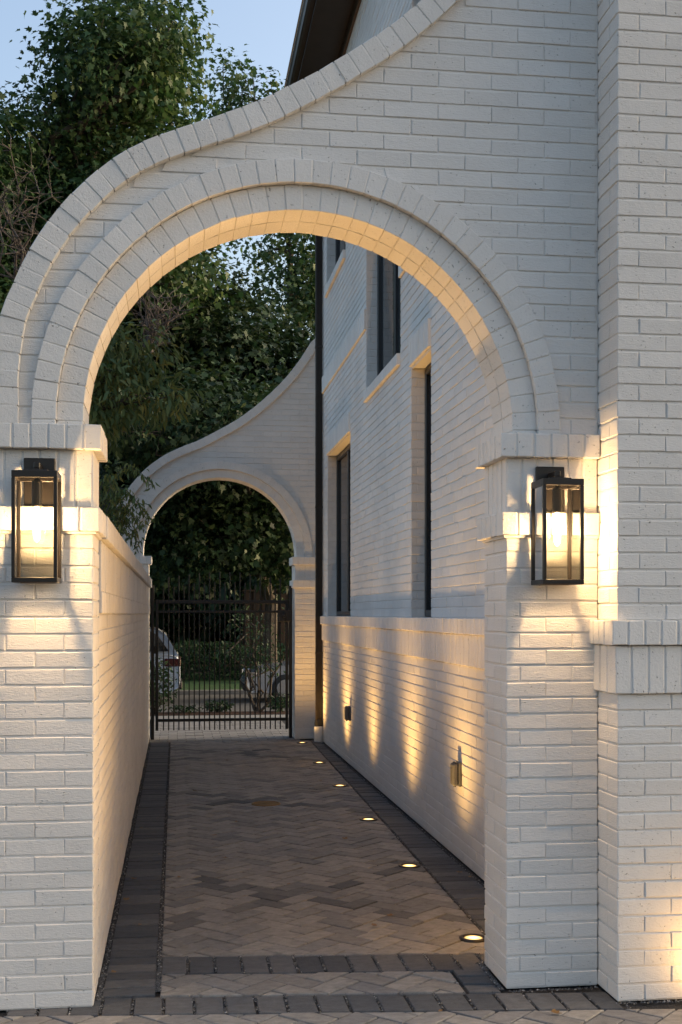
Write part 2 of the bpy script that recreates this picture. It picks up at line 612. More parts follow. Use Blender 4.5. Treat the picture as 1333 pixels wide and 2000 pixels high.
    def spans(va, vb):
        if hw(va) <= 0:
            return [(xl(va), xl(vb), x_end, x_end)]
        return [(xl(va), xl(vb), cx - hw(va), cx - hw(vb)), (cx + hw(va), cx + hw(vb), x_end, x_end)]
    mb = MB()
    nrow0 = math.ceil((spring) / CH)
    z0 = spring
    courses(mb, fr, z0, ztop, spans, phase=.06)
    step = .03
    z = z0
    while z < ztop - 1e-4:
        zb = min(z + step, ztop)
        for la, lb, ra, rb in spans(z, zb):
            if ra - la < .002 and rb - lb < .002: continue
            f, b = -MORTAR, -thick + .004
            mb.add([fr(la, z, f), fr(ra, z, f), fr(rb, zb, f), fr(lb, zb, f), fr(la, z, b), fr(ra, z, b), fr(rb, zb, b), fr(lb, zb, b)],
                   [(0, 1, 2, 3), (7, 6, 5, 4)])
        z = zb
    mb.build('wall_face', M_BRICK, root)
    # --- piers
    def pier(x0, x1, zt, left_open, right_open):
        body = MB()
        zb0, zb1 = 2.115, 2.226      # belt
        zc0, zc1 = zt - .110, zt     # cap
        y0, y1 = Yf, Yf + thick + .06
        m_ = MORTAR
        body.box((x0 + m_, y0 + m_, 0), (x1 - m_, y1 - m_, zt - .004))
        nn = int(2.115 / CH + .5)
        ch = 2.115 / nn
        L_ = x1 - x0
        # front, sides
        courses(body, FR_FRONT(y0), 0, zb0, lambda a, b: [(x0, x0, x1, x1)], phase=x1 - BL if left_open else x0 + .10, ch=ch, n0=-.04)
        if left_open:
            courses(body, FR_LEFT(x0), 0, zb0, lambda a, b: [(-y1, -y1, -y0, -y0)], phase=-y0 - BL * .36, ch=ch, n0=-.04)
        if right_open:
            courses(body, FR_RIGHT(x1), 0, zb0, lambda a, b: [(y0, y0, y1, y1)], phase=y0 + BL * .36, ch=ch, n0=-.04)
        # frieze of soldiers
        soldiers(body, FR_FRONT(y0), x0, x1, zb1, zc0, -.04, 0)
        if left_open: soldiers(body, FR_LEFT(x0), -y1, -y0, zb1, zc0, -.04, 0)
        if right_open: soldiers(body, FR_RIGHT(x1), y0, y1, zb1, zc0, -.04, 0)
        po = body.build('pier', M_BRICK, root)
        for nm, za, zb, pr in (('belt_course', zb0 + .004, zb1, .032), ('capital', zc0, zc1, .038)):
            c = MB()
            xa = x0 - pr if left_open else x0
            xb = x1 + pr if right_open else x1
            ya, yb = y0 - pr, y1 + pr
            c.box((xa + m_, ya + m_, za + .004), (xb - m_, yb - m_, zb - .004))
            soldiers(c, FR_FRONT(ya), xa, xb, za, zb, -.10, 0, .082)
            if left_open: soldiers(c, FR_LEFT(xa), -yb, -ya - .10, za, zb, -.10, 0, .082)
            if right_open: soldiers(c, FR_RIGHT(xb), ya + .10, yb, za, zb, -.10, 0, .082)
            if nm == 'belt_course':
                c.box((x0 + (-.012 if left_open else 0), y0 - .012, za - .012), (x1 + (.012 if right_open else 0), y1, za + .003))
            c.build(nm, M_BRICKV, po)
    pier(*pier_l, spring, True, True)
    pier(*pier_r, cap_r_top, True, False)
    return root

curve_near = [(-.80, 2.59), (-.797, 2.84), (-.765, 3.07), (-.728, 3.16), (-.652, 3.337), (-.553, 3.496), (-.446, 3.624), (-.335, 3.731), (-.208, 3.822),
              (-.066, 3.895), (.082, 3.952), (.23, 4.01), (.357, 4.064), (.496, 4.138), (.624, 4.212), (.753, 4.294), (.885, 4.384),
              (1.007, 4.476), (1.117, 4.573), (1.30, 4.76), (1.50, 5.01), (1.70, 5.32), (1.87, 5.60), (1.965, 5.66)]
curve_far = [(-.985, 2.56), (-.97, 2.80), (-.90, 3.06), (-.793, 3.254), (-.655, 3.467), (-.44, 3.725), (-.182, 3.925), (.056, 4.05), (.302, 4.15), (.541, 4.278),
             (.789, 4.418), (1.038, 4.595), (1.28, 4.807), (1.531, 5.064), (1.775, 5.393), (1.895, 5.59), (2.0, 5.61)]
arch_wall('arched_wall', 'large white painted brick arch wall with swooping coping and two lanterns, nearest the viewer',
          5.51, .345, .575, 2.612, .985, 2.592, curve_near, 1.974, (-.83, -.365), (1.528, 1.974), 2.592)
arch_wall('arched_wall', 'smaller white brick arch wall framing the black iron gate at the far end of the alley',
          16.93, .36, .613, 2.585, 1.06, 2.55, curve_far, 2.0, (-1.0, -.37), (1.65, 2.02), 2.55)

# ------------------------------------------------------------------ the house on the right
HX = 2.0            # alley face
WX, WY = 1.975, 5.26  # corner of the front wing
house = thing('brick_house', (4.5, 11, 0), 'tall white painted brick house with black windows and dark eave along the alley', 'house')
EZ = 8.58
FARY = 16.95
LEDGE_T, LEDGE_B, SOLD_B = 1.722, 1.612, 1.392
# windows of the alley face: (y0, y1, z0, z1)
WINS = [(13.9, 16.02, LEDGE_T, 3.85), (9.42, 10.24, LEDGE_T, 3.86), (10.74, 12.72, 4.10, 6.55), (14.3, 16.12, 6.09, 7.9), (9.0, 10.2, 6.09, 7.9)]
BAND = (4.77, 4.99)
def alley_spans(va, vb):
    cuts = sorted((y0, y1) for y0, y1, z0, z1 in WINS if va < z1 - .01 and vb > z0 + .01)
    out = []; y = 5.86
    for a, b in cuts:
        if a > y: out.append((y, a))
        y = max(y, b)
    if y < FARY: out.append((y, FARY))
    return [(-b, -b, -a, -a) for a, b in out]
mb = MB()
fl = FR_LEFT(HX)
courses(mb, fl, 0, SOLD_B, lambda a, b: [(-FARY, -FARY, -5.86, -5.86)], phase=.05, ch=SOLD_B / 18)
courses(mb, fl, LEDGE_T, EZ, alley_spans, phase=.02)
# painted joints: the backing sheet in strips around the openings
zs = sorted({0, EZ} | {z for w_ in WINS for z in w_[2:]})
for za, zb in zip(zs[:-1], zs[1:]):
    for la, _, ra, _ in alley_spans(za, zb):
        mb.add([fl(la, za, -MORTAR), fl(ra, za, -MORTAR), fl(ra, zb, -MORTAR), fl(la, zb, -MORTAR)], [(0, 1, 2, 3)])
# far end and roof-height closure of the body, clear of the window recesses
mb.box((HX + .45, WY + .3, 0), (9.0, FARY - .01, EZ - .05))
mb.build('alley_wall', M_BRICK, house)
# reveals of the openings
for i, (y0, y1, z0, z1) in enumerate(WINS):
    D = .115
    fm = MB()
    courses(fm, FR_FRONT(y1), z0, z1, lambda a, b: [(HX + .003, HX + .003, HX + D + .03, HX + D + .03)], phase=HX - BL * .3, n0=-.05, n1=0)
    fm.box((HX + .006, y1 + MORTAR, z0), (HX + .44, y1 + .05, z1))
    courses(fm, FR_BACK(y0), z0, z1, lambda a, b: [(-HX - D - .03, -HX - D - .03, -HX - .003, -HX - .003)], phase=-HX - BL * .7, n0=-.05, n1=0)
    fm.box((HX + .006, y0 - .05, z0), (HX + .44, y0 - MORTAR, z1))
    fm.box((HX + .004, y0 + .001, z1 + .002), (HX + .44, y1 - .001, z1 + .03))
    fm.box((HX + .004, y0 + .001, z0 - .05), (HX + .44, y1 - .001, z0 - .001))
    fm.build('window_reveal', M_BRICK, house)
    wm = MB()
    xf = HX + D
    fw = .055
    ya, yb, za, zb = y0 + .012, y1 - .012, z0 + .008, z1 - .012
    for a, b in (((xf, ya, za), (xf + .07, ya + fw, zb)), ((xf, yb - fw, za), (xf + .07, yb, zb)),
                 ((xf, ya + fw, za), (xf + .07, yb - fw, za + fw)), ((xf, ya + fw, zb - fw), (xf + .07, yb - fw, zb))):
        wm.cbox(a, b, .006)
    if y1 - y0 > 1.5:
        c = (ya + yb) / 2
        wm.cbox((xf + .006, c - .05, za + fw), (xf + .064, c + .05, zb - fw), .006)
    wo = wm.build('window', M_FRAME, house)
    g = MB()
    g.box((xf + .03, ya + fw * .6, za + fw * .6), (xf + .036, yb - fw * .6, zb - fw * .6))
    g.build('pane', M_WGLASS, wo)
    back = MB()
    back.box((xf + .16, y0 + .02, z0 + .02), (xf + .20, y1 - .02, z1 - .02))
    back.build('blind', simple('dark_blind_%d' % i, (.03, .032, .036), .8), wo)
# sills of the upper windows, lintels of the lower ones
for y0, y1, z0, z1 in WINS:
    if z0 > 2:
        m = MB()
        soldiers(m, FR_LEFT(HX), -y1 - .02, -y0 + .0, z0 - .105, z0 - .002, -.14, .034, .08)
        m.box((HX - .028, y0 + .004, z0 - .10), (HX + .12, y1 + .016, z0 - .008))
        m.build('sill', M_BRICKV, house)
    else:
        m = MB()
        soldiers(m, FR_LEFT(HX), -y1, -y0 + .0, z1 + .012, z1 + .235, -.10, .022, .08)
        m.box((HX - .016, y0 + .003, z1 + .016), (HX + .10, y1 - .003, z1 + .23))
        m.build('lintel', M_BRICKV, house)
# band course between the floors
m = MB()
for a, b in ((5.86, 10.74), (12.72, FARY)):
    soldiers(m, FR_LEFT(HX), -b, -a, BAND[0], BAND[1], -.05, .022, .08)
    m.box((HX - .016, a + .003, BAND[0] + .004), (HX + .03, b - .003, BAND[1] - .004))
m.build('band_course', M_BRICKV, house)
# ledge and soldier course along the alley
m = MB()
soldiers(m, FR_LEFT(HX), -FARY, -5.86, LEDGE_B, LEDGE_T, -.15, .042, .08)
m.box((HX - .036, 5.87, LEDGE_B + .004), (HX + .12, FARY - .003, LEDGE_T - .004))
soldiers(m, FR_LEFT(HX), -FARY, -5.86, SOLD_B, LEDGE_B - .004, -.05, .020, .08)
m.box((HX - .014, 5.87, SOLD_B + .004), (HX + .03, FARY - .003, LEDGE_B - .002))
m.build('alley_ledge', M_BRICKV, house)
# front wing, right of the archway
m = MB()
WZ = 9.2
ff = FR_FRONT(WY)
courses(m, ff, 0, SOLD_B, lambda a, b: [(WX, WX, 5.2, 5.2)], phase=WX + .127, ch=SOLD_B / 18)
courses(m, ff, LEDGE_T, WZ, lambda a, b: [(WX, WX, 5.2, 5.2)], phase=WX + .102)
fs_ = FR_LEFT(WX)
yw = 5.60
courses(m, fs_, 0, SOLD_B, lambda a, b: [(-yw, -yw, -WY, -WY)], phase=-WY - .127, ch=SOLD_B / 18)
courses(m, fs_, LEDGE_T, WZ, lambda a, b: [(-yw, -yw, -WY, -WY)], phase=-WY - .102)
m.box((WX + MORTAR, WY + MORTAR, 0), (5.2, WY + .32, WZ))
m.build('front_wall', M_BRICK, house)
m = MB()
P1, P2 = .042, .020
for pr, za, zb, pitch in ((P1, LEDGE_B, LEDGE_T, .0785), (P2, SOLD_B, LEDGE_B - .004, .0785)):
    soldiers(m, FR_FRONT(WY - pr), WX - pr, 5.2, za, zb, -.12, 0, pitch)
    soldiers(m, FR_LEFT(WX - pr), -5.53, -WY + pr - .10, za, zb, -.05, 0, pitch)
    m.box((WX - pr + MORTAR, WY - pr + MORTAR, za + .003), (5.2, WY + .1, zb - .003))
m.build('front_ledge', M_BRICKV, house)
# eave: soffit, fascia, gutter, trim and roof plane
m = MB()
m.box((1.58, 5.9, EZ), (HX + .05, 17.4, EZ + .03))
m.build('soffit', M_SOFFIT, house)
m = MB()
m.box((HX - .03, 5.9, EZ - .16), (HX - .001, FARY, EZ - .002))
m.build('frieze_board', M_TRIM, house)
m = MB()
m.box((1.545, 5.9, EZ - .03), (1.578, 17.4, EZ + .17))
m.build('fascia', M_SOFFIT, house)
m = MB()
gp = [(1.544, .02), (1.49, .02), (1.465, .05), (1.455, .10), (1.440, .13), (1.440, .15), (1.544, .15)]
vs = [(x, y, EZ + z) for y in (5.9, 17.42) for x, z in gp]
k = len(gp)
m.add(vs, [tuple(range(k)), tuple(range(k, 2 * k))[::-1]] + [(i, (i + 1) % k, k + (i + 1) % k, k + i) for i in range(k)])
m.build('gutter', M_BRONZE, house)
m = MB()
m.add([(1.43, 5.9, EZ + .175), (6.0, 5.9, EZ + 3.2), (6.0, 17.45, EZ + 3.2), (1.43, 17.45, EZ + .175),
       (1.43, 5.9, EZ + .20), (6.0, 5.9, EZ + 3.24), (6.0, 17.45, EZ + 3.24), (1.43, 17.45, EZ + .20)],
      [(3, 2, 1, 0), (4, 5, 6, 7), (0, 1, 5, 4), (1, 2, 6, 5), (2, 3, 7, 6), (3, 0, 4, 7)])
m.build('roof', M_ROOF, house)

# ------------------------------------------------------------------ low garden wall on the left of the alley
gw = thing('garden_wall', (-.5, 11.2, 0), 'low white brick garden wall with projecting coping running along the left of the alley', 'wall')
GX = -.365
m = MB()
fr_ = FR_RIGHT(GX)
ya, yb = 5.93, 16.92
courses(m, fr_, 0, 1.752, lambda a, b: [(ya, ya, yb, yb)], phase=.03, n0=-.04)
m.box((-.70, ya + .002, 0), (GX - MORTAR, yb - .002, 2.11))
m.build('wall_face', M_BRICK, gw)
m = MB()
soldiers(m, FR_RIGHT(GX + .014), ya, yb, 1.755, 1.860, -.06, 0, .08)
soldiers(m, FR_RIGHT(GX + .010), ya, yb, 1.862, 2.105, -.06, 0, .08)
m.box((-.69, ya + .003, 1.76), (GX + .004, yb - .003, 2.10))
m.build('frieze', M_BRICKV, gw)
m = MB()
soldiers(m, FR_RIGHT(GX + .040), ya, yb, 2.110, 2.222, -.2, 0, .08)
m.box((-.73, ya + .003, 2.114), (GX + .034, yb - .003, 2.218))
m.build('coping', M_BRICKV, gw)

# ------------------------------------------------------------------ paving
def clip(poly, a, b, c):
    """keep the part with a*x + b*y <= c"""
    out = []
    for i in range(len(poly)):
        p, q = poly[i - 1], poly[i]
        dp, dq = a * p[0] + b * p[1] - c, a * q[0] + b * q[1] - c
        if (dp < 0) != (dq < 0):
            t = dp / (dp - dq)
            out.append((p[0] + (q[0] - p[0]) * t, p[1] + (q[1] - p[1]) * t))
        if dq <= 0: out.append(q)
    return out
def area(p):
    return .5 * sum(p[i - 1][0] * p[i][1] - p[i][0] * p[i - 1][1] for i in range(len(p)))
FU = FR_UP(0)
pave_t, pave_d, pave_g, pave_z = MB(), MB(), MB(), MB()
def paver(mb, poly, jt=.008):
    if len(poly) < 3 or area(poly) < .0003: return
    q = inset(poly, jt / 2)
    if area(q) < .00012: return
    # drop near-duplicate points left by clipping
    c = [p for i, p in enumerate(q) if math.hypot(p[0] - q[i - 1][0], p[1] - q[i - 1][1]) > .004]
    if len(c) < 3: return
    block(mb, FU, c, -.05, random.uniform(-.0025, .0025), .0055, .0010, .008)
XL = -.075
BX = lambda y: 1.672 + .0165 * (y - 6.5)
SK = -.10
rowA1, rowA0 = 6.262, 5.962       # far and near edge of the inner soldier row at X = 0
rowB1, rowB0 = 5.622, 5.362
def dark_line(x, y):
    for yc in (7.55, 11.45, 15.3):
        for sg in (-1, 1):
            if abs((y - yc) - sg * .84 * (x - .72)) < .115 and abs(x - .72) < 1.2: return random.random() < .72
    return False
U = .1235
def herring(half, chk=False):
    c45 = math.cos(PI / 4)
    for i in range(-150, 190):
        for j in range(-150, 190):
            t = (i - j) % 4
            if t == 0: r = [(i, j), (i + 2, j), (i + 2, j + 1), (i, j + 1)]
            elif t == 3: r = [(i, j), (i + 1, j), (i + 1, j + 2), (i, j + 2)]
            else: continue
            cx_ = sum(a for a, b in r) / 4 * U; cy_ = sum(b for a, b in r) / 4 * U
            X = (cx_ - cy_) * c45 + .7; Y = (cx_ + cy_) * c45 + 8.0
            if not (-1.6 < X < 4.2 and 3.0 < Y < 17.2): continue
            poly = [((a * U - b * U) * c45 + .7, (a * U + b * U) * c45 + 8.0) for a, b in r]
            yield X, Y, poly
blocks_h = list(herring(None))
for X, Y, poly in blocks_h:
    zig = dark_line(X, Y)
    # the alley field
    p = clip(poly, -1, 0, -XL)
    p = clip(p, 1, -.0165, 1.672 - .0165 * 6.5) if p else p
    p = clip(p, SK, -1, -rowA1) if p else p
    p = clip(p, 0, 1, 16.72) if p else p
    if p: paver(pave_z if zig else pave_t, p)
    # the strip between the two soldier rows
    p = clip(poly, -1, 0, -XL)
    p = clip(p, 1, 0, 1.335) if p else p
    p = clip(p, -SK, 1, rowA0) if p else p
    p = clip(p, SK, -1, -rowB1) if p else p
    if p: paver(pave_t, p)
    # the drive in front
    p = clip(poly, -SK, 1, rowB0)
    p = clip(p, -1, 0, 1.3) if p else p
    if p and Y > 3.4: paver(pave_t, p)
# soldier borders
y = 5.64
while y < 16.7:
    b = y + .1275 + random.uniform(-.002, .002)
    paver(pave_d, [(-.338, y), (XL - .016, y), (XL - .016, b), (-.338, b)], .008)
    y = b
y = 6.14
while y < 16.7:
    b = y + .1275
    paver(pave_d, [(BX(y) + .010, y), (HX - .035, y), (HX - .035, b), (BX(b) + .010, b)], .008)
    y = b
def row(x0, x1, yn, yf, pitch, jt):
    x = x0
    while x < x1 - .02:
        b = min(x + pitch, x1)
        paver(pave_d, [(x, yn + SK * x), (b, yn + SK * b), (b, yf + SK * b), (x, yf + SK * x)], jt)
        x = b
row(XL, 1.68, rowA0, rowA1, .134, .014)
row(-.74, 1.98, rowB0, rowB1 - .012, .137, .014)
for k in range(3):
    ya_ = 5.625 + k * .124
    paver(pave_d, [(1.345, ya_ + SK * 1.34), (1.50, ya_ + SK * 1.5), (1.50, ya_ + .12 + SK * 1.5), (1.345, ya_ + .12 + SK * 1.34)], .010)
# grey pavers under the gate and beyond it
y = 16.73; r_ = 0
while y < 20.4:
    x = -.36 - (.12 if r_ % 2 else 0)
    while x < 1.72:
        a, b = max(x, -.36), min(x + .25, 1.72)
        if b - a > .03: paver(pave_g, [(a, y), (b, y), (b, y + .128), (a, y + .128)], .007)
        x += .25
    y += .128; r_ += 1
path = pave_t.build('paving', M_TAN)
tag(path, kind='structure')
o = pave_z.build('paving_inlay', M_ZIG); tag(o, kind='structure')
o = pave_d.build('paving_border', M_DARK); tag(o, kind='structure')
o = pave_g.build('paving_threshold', M_GREYP); tag(o, kind='structure')
m = MB()
m.add([(-1.4, 3.3, -.012), (4.2, 3.3, -.012), (4.2, 16.95, -.012), (-1.4, 16.95, -.012)], [(0, 1, 2, 3)])
m.add([(-.4, 16.951, -.012), (2.0, 16.951, -.012), (2.0, 20.45, -.012), (-.4, 20.45, -.012)], [(0, 1, 2, 3)])
tag(m.build('joint_gravel', M_GRAVEL), kind='structure')

M_CHIP, _t, _p = mat("gravel_chip")
_t.links.new(ramp(_t, island(_t), [(0, (.03, .032, .036)), (.62, (.075, .075, .078)), (.9, (.16, .155, .15)), (1, (.42, .40, .38))]), _p.inputs['Base Color'])
_p.inputs['Roughness'].default_value = .65
# loose chips along the joints and the foot of the walls
def chips(n):
    pts = []
    while len(pts) < n:
        k = random.random()
        if k < .24:
            y = 5.7 + random.random() ** 2 * 11; p = (XL - .008 + random.gauss(0, .006), y)
        elif k < .46:
            y = 5.6 + random.random() ** 2 * 11; p = (-.349 + random.gauss(0, .008), y)
        elif k < .66:
            y = 6.1 + random.random() ** 2 * 10.5; p = (HX - .02 - abs(random.gauss(0, .016)), y)
        elif k < .78:
            y = 6.1 + random.random() ** 2 * 10.5; p = (BX(y) + .005 + random.gauss(0, .005), y)
        elif k < .87:
            x = XL + .134 * random.randint(0, 13); x += random.gauss(0, .004); p = (x, random.uniform(rowA0, rowA1) + SK * x)
        elif k < .92:
            x = -.74 + .137 * random.randint(0, 20); x += random.gauss(0, .004); p = (x, random.uniform(rowB0, rowB1) + SK * x)
        else:
            x = random.uniform(-.36, 2.3); p = (x, 5.485 - abs(random.gauss(0, .014))) if 1.53 < x < 1.96 else ((x, 5.245 - abs(random.gauss(0, .01))) if x >= 1.96 else (1.515 - abs(random.gauss(0, .01)), random.uniform(5.5, 5.95)))
        pts.append(p)
    return pts
m = MB()
for x, y in chips(9000):
    r = random.uniform(.0028, .0075) * (1.2 if random.random() < .15 else 1)
    a = random.random() * 6.28
    z = -.003 + random.uniform(0, .004)
    ca, sa = math.cos(a), math.sin(a)
    q = [(r, 0, 0), (-.3 * r, .95 * r, 0), (-.8 * r, -.5 * r, .1 * r), (.1 * r, .1 * r, .9 * r)]
    m.add([(x + u * ca - v * sa, y + u * sa + v * ca, z + w_) for u, v, w_ in q], [(0, 1, 3), (1, 2, 3), (2, 0, 3), (2, 1, 0)])
tag(m.build('gravel_chips', M_CHIP), kind='stuff')

# ------------------------------------------------------------------ ground beyond the gate
def sheet(name, x0, x1, prof, material, kind='structure', sub=1):
    m = MB()
    for (ya, za), (yb, zb) in zip(prof[:-1], prof[1:]):
        m.add([(x0, ya, za), (x1, ya, za), (x1, yb, zb), (x0, yb, zb)], [(0, 1, 2, 3)])
    return tag(m.build(name, material), kind=kind)
sheet('ground', -400, 400, [(-300, -.06), (20.4, -.06), (22.0, -.08), (22.8, -.36), (31.0, -.36), (31.4, -.24), (36, -.16), (60, -.1), (900, -.1)], M_EARTH)
sheet('sidewalk', -9, 9, [(20.42, -.004), (21.15, -.006)], M_WALK)
sheet('planting_bed', -9, 9, [(21.16, .0), (21.6, .02), (22.3, -.07), (22.75, -.30)], M_MULCH)
sheet('street', -60, 60, [(22.76, -.30), (31.0, -.30)], M_STREET)
m = MB(); m.cbox((-60, 31.0, -.34), (60, 31.16, -.185), .02)
tag(m.build('kerb', M_WALK), kind='structure')
sheet('lawn', -60, 60, [(31.17, -.20), (33, -.15), (38, -.10)], M_LAWN)

# ------------------------------------------------------------------ iron gate
gate = thing('iron_gate', (.62, 17.12, 0), 'black iron picket gate with a square lock box standing in the far arch', 'gate')
GY = 17.12
m = MB()
def bar(mb, x0, x1, z0, z1, d=.04, y=GY):
    mb.cbox((x0, y - d / 2, z0), (x1, y + d / 2, z1), .004)
for xa, xb in ((-.345, -.30), (1.585, 1.632)):
    m = MB(); bar(m, xa, xb, 0, 2.15, .05); m.build('post', M_BLACK, gate)
m = MB()
bar(m, -.282, -.242, .125, 1.95, .04); bar(m, 1.535, 1.573, .125, 1.95, .04)
bar(m, -.242, 1.535, 1.895, 1.945, .042); bar(m, -.242, 1.535, 1.765, 1.80, .042); bar(m, -.242, 1.535, .245, .285, .042)
m.build('gate_frame', M_BLACK, gate)
m = MB()
n_p = 24
for i in range(n_p):
    x = -.242 + (1.777) * (i + 1) / (n_p + 1)
    zt = (2.24 if i % 2 else 2.10) + .10 * math.sin(PI * (i + 1) / (n_p + 1))
    m.cbox((x - .0085, GY - .0085, .125), (x + .0085, GY + .0085, zt), .002)
m.build('picket_panel', M_BLACK, gate)
lk = MB()
lk.cbox((1.43, GY - .06, 1.645), (1.60, GY + .05, 1.805), .004)
lko = lk.build('lock_box', M_BLACK, gate)
k_ = MB()
k_.tube([(1.51, GY - .061, 1.725), (1.51, GY - .075, 1.725), (1.51, GY - .10, 1.725), (1.51, GY - .115, 1.725)], [.016, .016, .032, .024], 14)
k_.build('knob', M_BLACK, lko)
for z in (.35, 1.2):
    h = MB(); h.tube([(-.291, GY - .012, z), (-.291, GY - .012, z + .10)], .014, 8)
    h.build('hinge', M_BLACK, gate)

# ------------------------------------------------------------------ downspout
ds = thing('downspout', (1.985, 16.62, 0), 'tall dark bronze square downspout ending in a white pipe stub beside the far arch', 'downspout')
m = MB()
DX0, DX1, DY0, DY1 = 1.898, 1.988, 16.50, 16.58
k = []
for i in range(5):          # fluted face
    xa = DX0 + (DX1 - DX0) * i / 5
    xb = DX0 + (DX1 - DX0) * (i + 1) / 5
    k += [(xa + .002, DY0 + .004), (xa + .005, DY0), (xb - .005, DY0), (xb - .002, DY0 + .004)]
k += [(DX1, DY0 + .006), (DX1, DY1), (DX0, DY1), (DX0, DY0 + .006)]
nk = len(k)
vs = [(x, y, z) for z in (.27, EZ - .35) for x, y in k]
m.add(vs, [tuple(range(nk))[::-1], tuple(range(nk, 2 * nk))] + [(i, (i + 1) % nk, nk + (i + 1) % nk, nk + i) for i in range(nk)])
m.build('pipe', M_BRONZE, ds)
m = MB()
m.tube([(1.943, 16.54, EZ - .37), (1.90, 16.54, EZ - .26), (1.50, 16.54, EZ - .02), (1.43, 16.54, EZ + .03)], .042, 8)
m.build('elbow', M_BRONZE, ds)
m = MB()
m.lathe([(.060, 0), (.060, .05), (.054, .09), (.050, .10)], (1.943, 16.54, .205), 16)
m.build('boot', M_BLACK, ds)
m = MB()
m.lathe([(.064, 0), (.066, .01), (.066, .21), (.062, .222), (.058, .222)], (1.943, 16.54, -.01), 24)
m.build('pipe_stub', M_PVC, ds, True)
for z in (1.2, 3.2, 5.4, 7.4):
    m = MB(); m.box((DX0 - .004, DY0 - .003, z), (DX1 + .004, DY1 + .004, z + .03)); m.build('strap', M_BRONZE, ds)

def lamp_curve(l, power, axis='Z', cut=None):
    """candle-power curve of a lamp: cosine of the off-axis angle to a power, or (cut) one minus that to dim the lamp along an axis"""
    l.use_nodes = True
    t = l.node_tree
    em = t.nodes["Emission"]
    tc = t.nodes.new("ShaderNodeTexCoord")
    sp_ = t.nodes.new("ShaderNodeSeparateXYZ")
    t.links.new(tc.outputs['Normal'], sp_.inputs[0])
    ab = t.nodes.new("ShaderNodeMath"); ab.operation = 'ABSOLUTE'
    t.links.new(sp_.outputs[axis], ab.inputs[0])
    pw = t.nodes.new("ShaderNodeMath"); pw.operation = 'POWER'; pw.inputs[1].default_value = power
    t.links.new(ab.outputs[0], pw.inputs[0])
    out = pw.outputs[0]
    if cut:
        ml = t.nodes.new("ShaderNodeMath"); ml.operation = 'MULTIPLY_ADD'
        ml.inputs[1].default_value = -cut; ml.inputs[2].default_value = 1.0
        t.links.new(out, ml.inputs[0]); out = ml.outputs[0]
    t.links.new(out, em.inputs['Strength'])

# ------------------------------------------------------------------ wall lanterns
def lantern():
    root = thing('wall_lantern', (0, 0, 0), 'lit black box lantern on the left archway pier', 'lantern', 'box lanterns on the archway piers')
    W = .096; T = .0165; Z0, Z1 = 0, .478       # cage: half width, bar, bottom, top
    YB = -.022                                   # gap to the wall; wall face is y = 0, -y towards the viewer
    yc = YB - W
    m = MB()
    m.cbox((-.069, -.018, .345), (.069, 0, .555), .004)
    m.build('back_plate', M_BRONZE, root)
    m = MB()
    m.cbox((-.014, yc - .012, Z1 + .018), (.014, -.016, Z1 + .046), .004)
    m.cbox((-.014, yc - .012, Z1 + .008), (.014, yc + .016, Z1 + .020), .002)
    m.build('arm', M_BRONZE, root)
    m = MB()
    for sx in (-1, 1):
        for sy in (-1, 1):
            x = sx * (W - T / 2); y = yc + sy * (W - T / 2)
            m.cbox((x - T / 2, y - T / 2, Z0 + .022), (x + T / 2, y + T / 2, Z1 - .030), .002)
    for z0, z1 in ((Z0, Z0 + .022), (Z1 - .030, Z1)):
        m.cbox((-W, yc - W, z0), (W, yc - W + T, z1), .002)
        m.cbox((-W, yc + W - T, z0), (W, yc + W, z1), .002)
        m.cbox((-W, yc - W + T, z0), (-W + T, yc + W - T, z1), .002)
        m.cbox((W - T, yc - W + T, z0), (W, yc + W - T, z1), .002)
    m.cbox((-W + T, yc - W + T, Z1 - .010), (W - T, yc + W - T, Z1 - .002), .001)
    m.cbox((-.052, yc - .052, Z1), (.052, yc + .052, Z1 + .010), .003)
    m.build('frame', M_BRONZE, root)
    g = W - T / 2
    for a, b in (((-g, yc - g - .001, Z0 + .02), (g, yc - g + .001, Z1 - .028)), ((-g - .001, yc - g, Z0 + .02), (-g + .001, yc + g, Z1 - .028)),
                 ((-g, yc + g - .001, Z0 + .02), (g, yc + g + .001, .34)), ((g - .001, yc - g, Z0 + .02), (g + .001, yc + g, Z1 - .028))):  # the back pane is added to dim the bulb's light on the wall
        q = MB()
        q.add(*quad(a, b))
        q.build('glass_pane', M_PANE, root)
    m = MB()
    m.lathe([(.020, .330), (.0225, .334), (.0225, .440), (.012, .446), (.012, .470)], (0, yc, 0), 18)
    m.build('socket', M_BRONZE, root)
    m = MB()
    m.lathe([(.008, .332), (.010, .318), (.014, .300), (.0155, .285), (.0155, .205), (.011, .188), (.003, .178)], (0, yc, 0), 18)
    bo = m.build('bulb', M_BULB, root, True)
    l = bpy.data.lights.new('lantern_light', 'POINT')
    l.energy = LANTERN_W; l.color = WARM; l.shadow_soft_size = .022
    lamp_curve(l, 1.0, 'Y', .97)  # added dimming along Y, so the wall behind shows less hot spot
    lo = bpy.data.objects.new('lantern_light', l)
    COL.objects.link(lo); lo.location = (0, yc, .235); lo.parent = root
    bo.visible_shadow = True
    return root
def quad(a, b):
    (x0, y0, z0), (x1, y1, z1) = a, b
    if abs(x1 - x0) < .01:
        x = (x0 + x1) / 2
        return [(x, y0, z0), (x, y1, z0), (x, y1, z1), (x, y0, z1)], [(0, 1, 2, 3)]
    y = (y0 + y1) / 2
    return [(x0, y, z0), (x1, y, z0), (x1, y, z1), (x0, y, z1)], [(0, 1, 2, 3)]
la = lantern()
la.location = (-.597, 5.51 - .001, 1.886)
lb = copy_tree(la)
lb.location = (1.736, 5.51 - .001, 1.886)
lb['label'] = 'lit black box lantern on the pier in the corner beside the house wall'

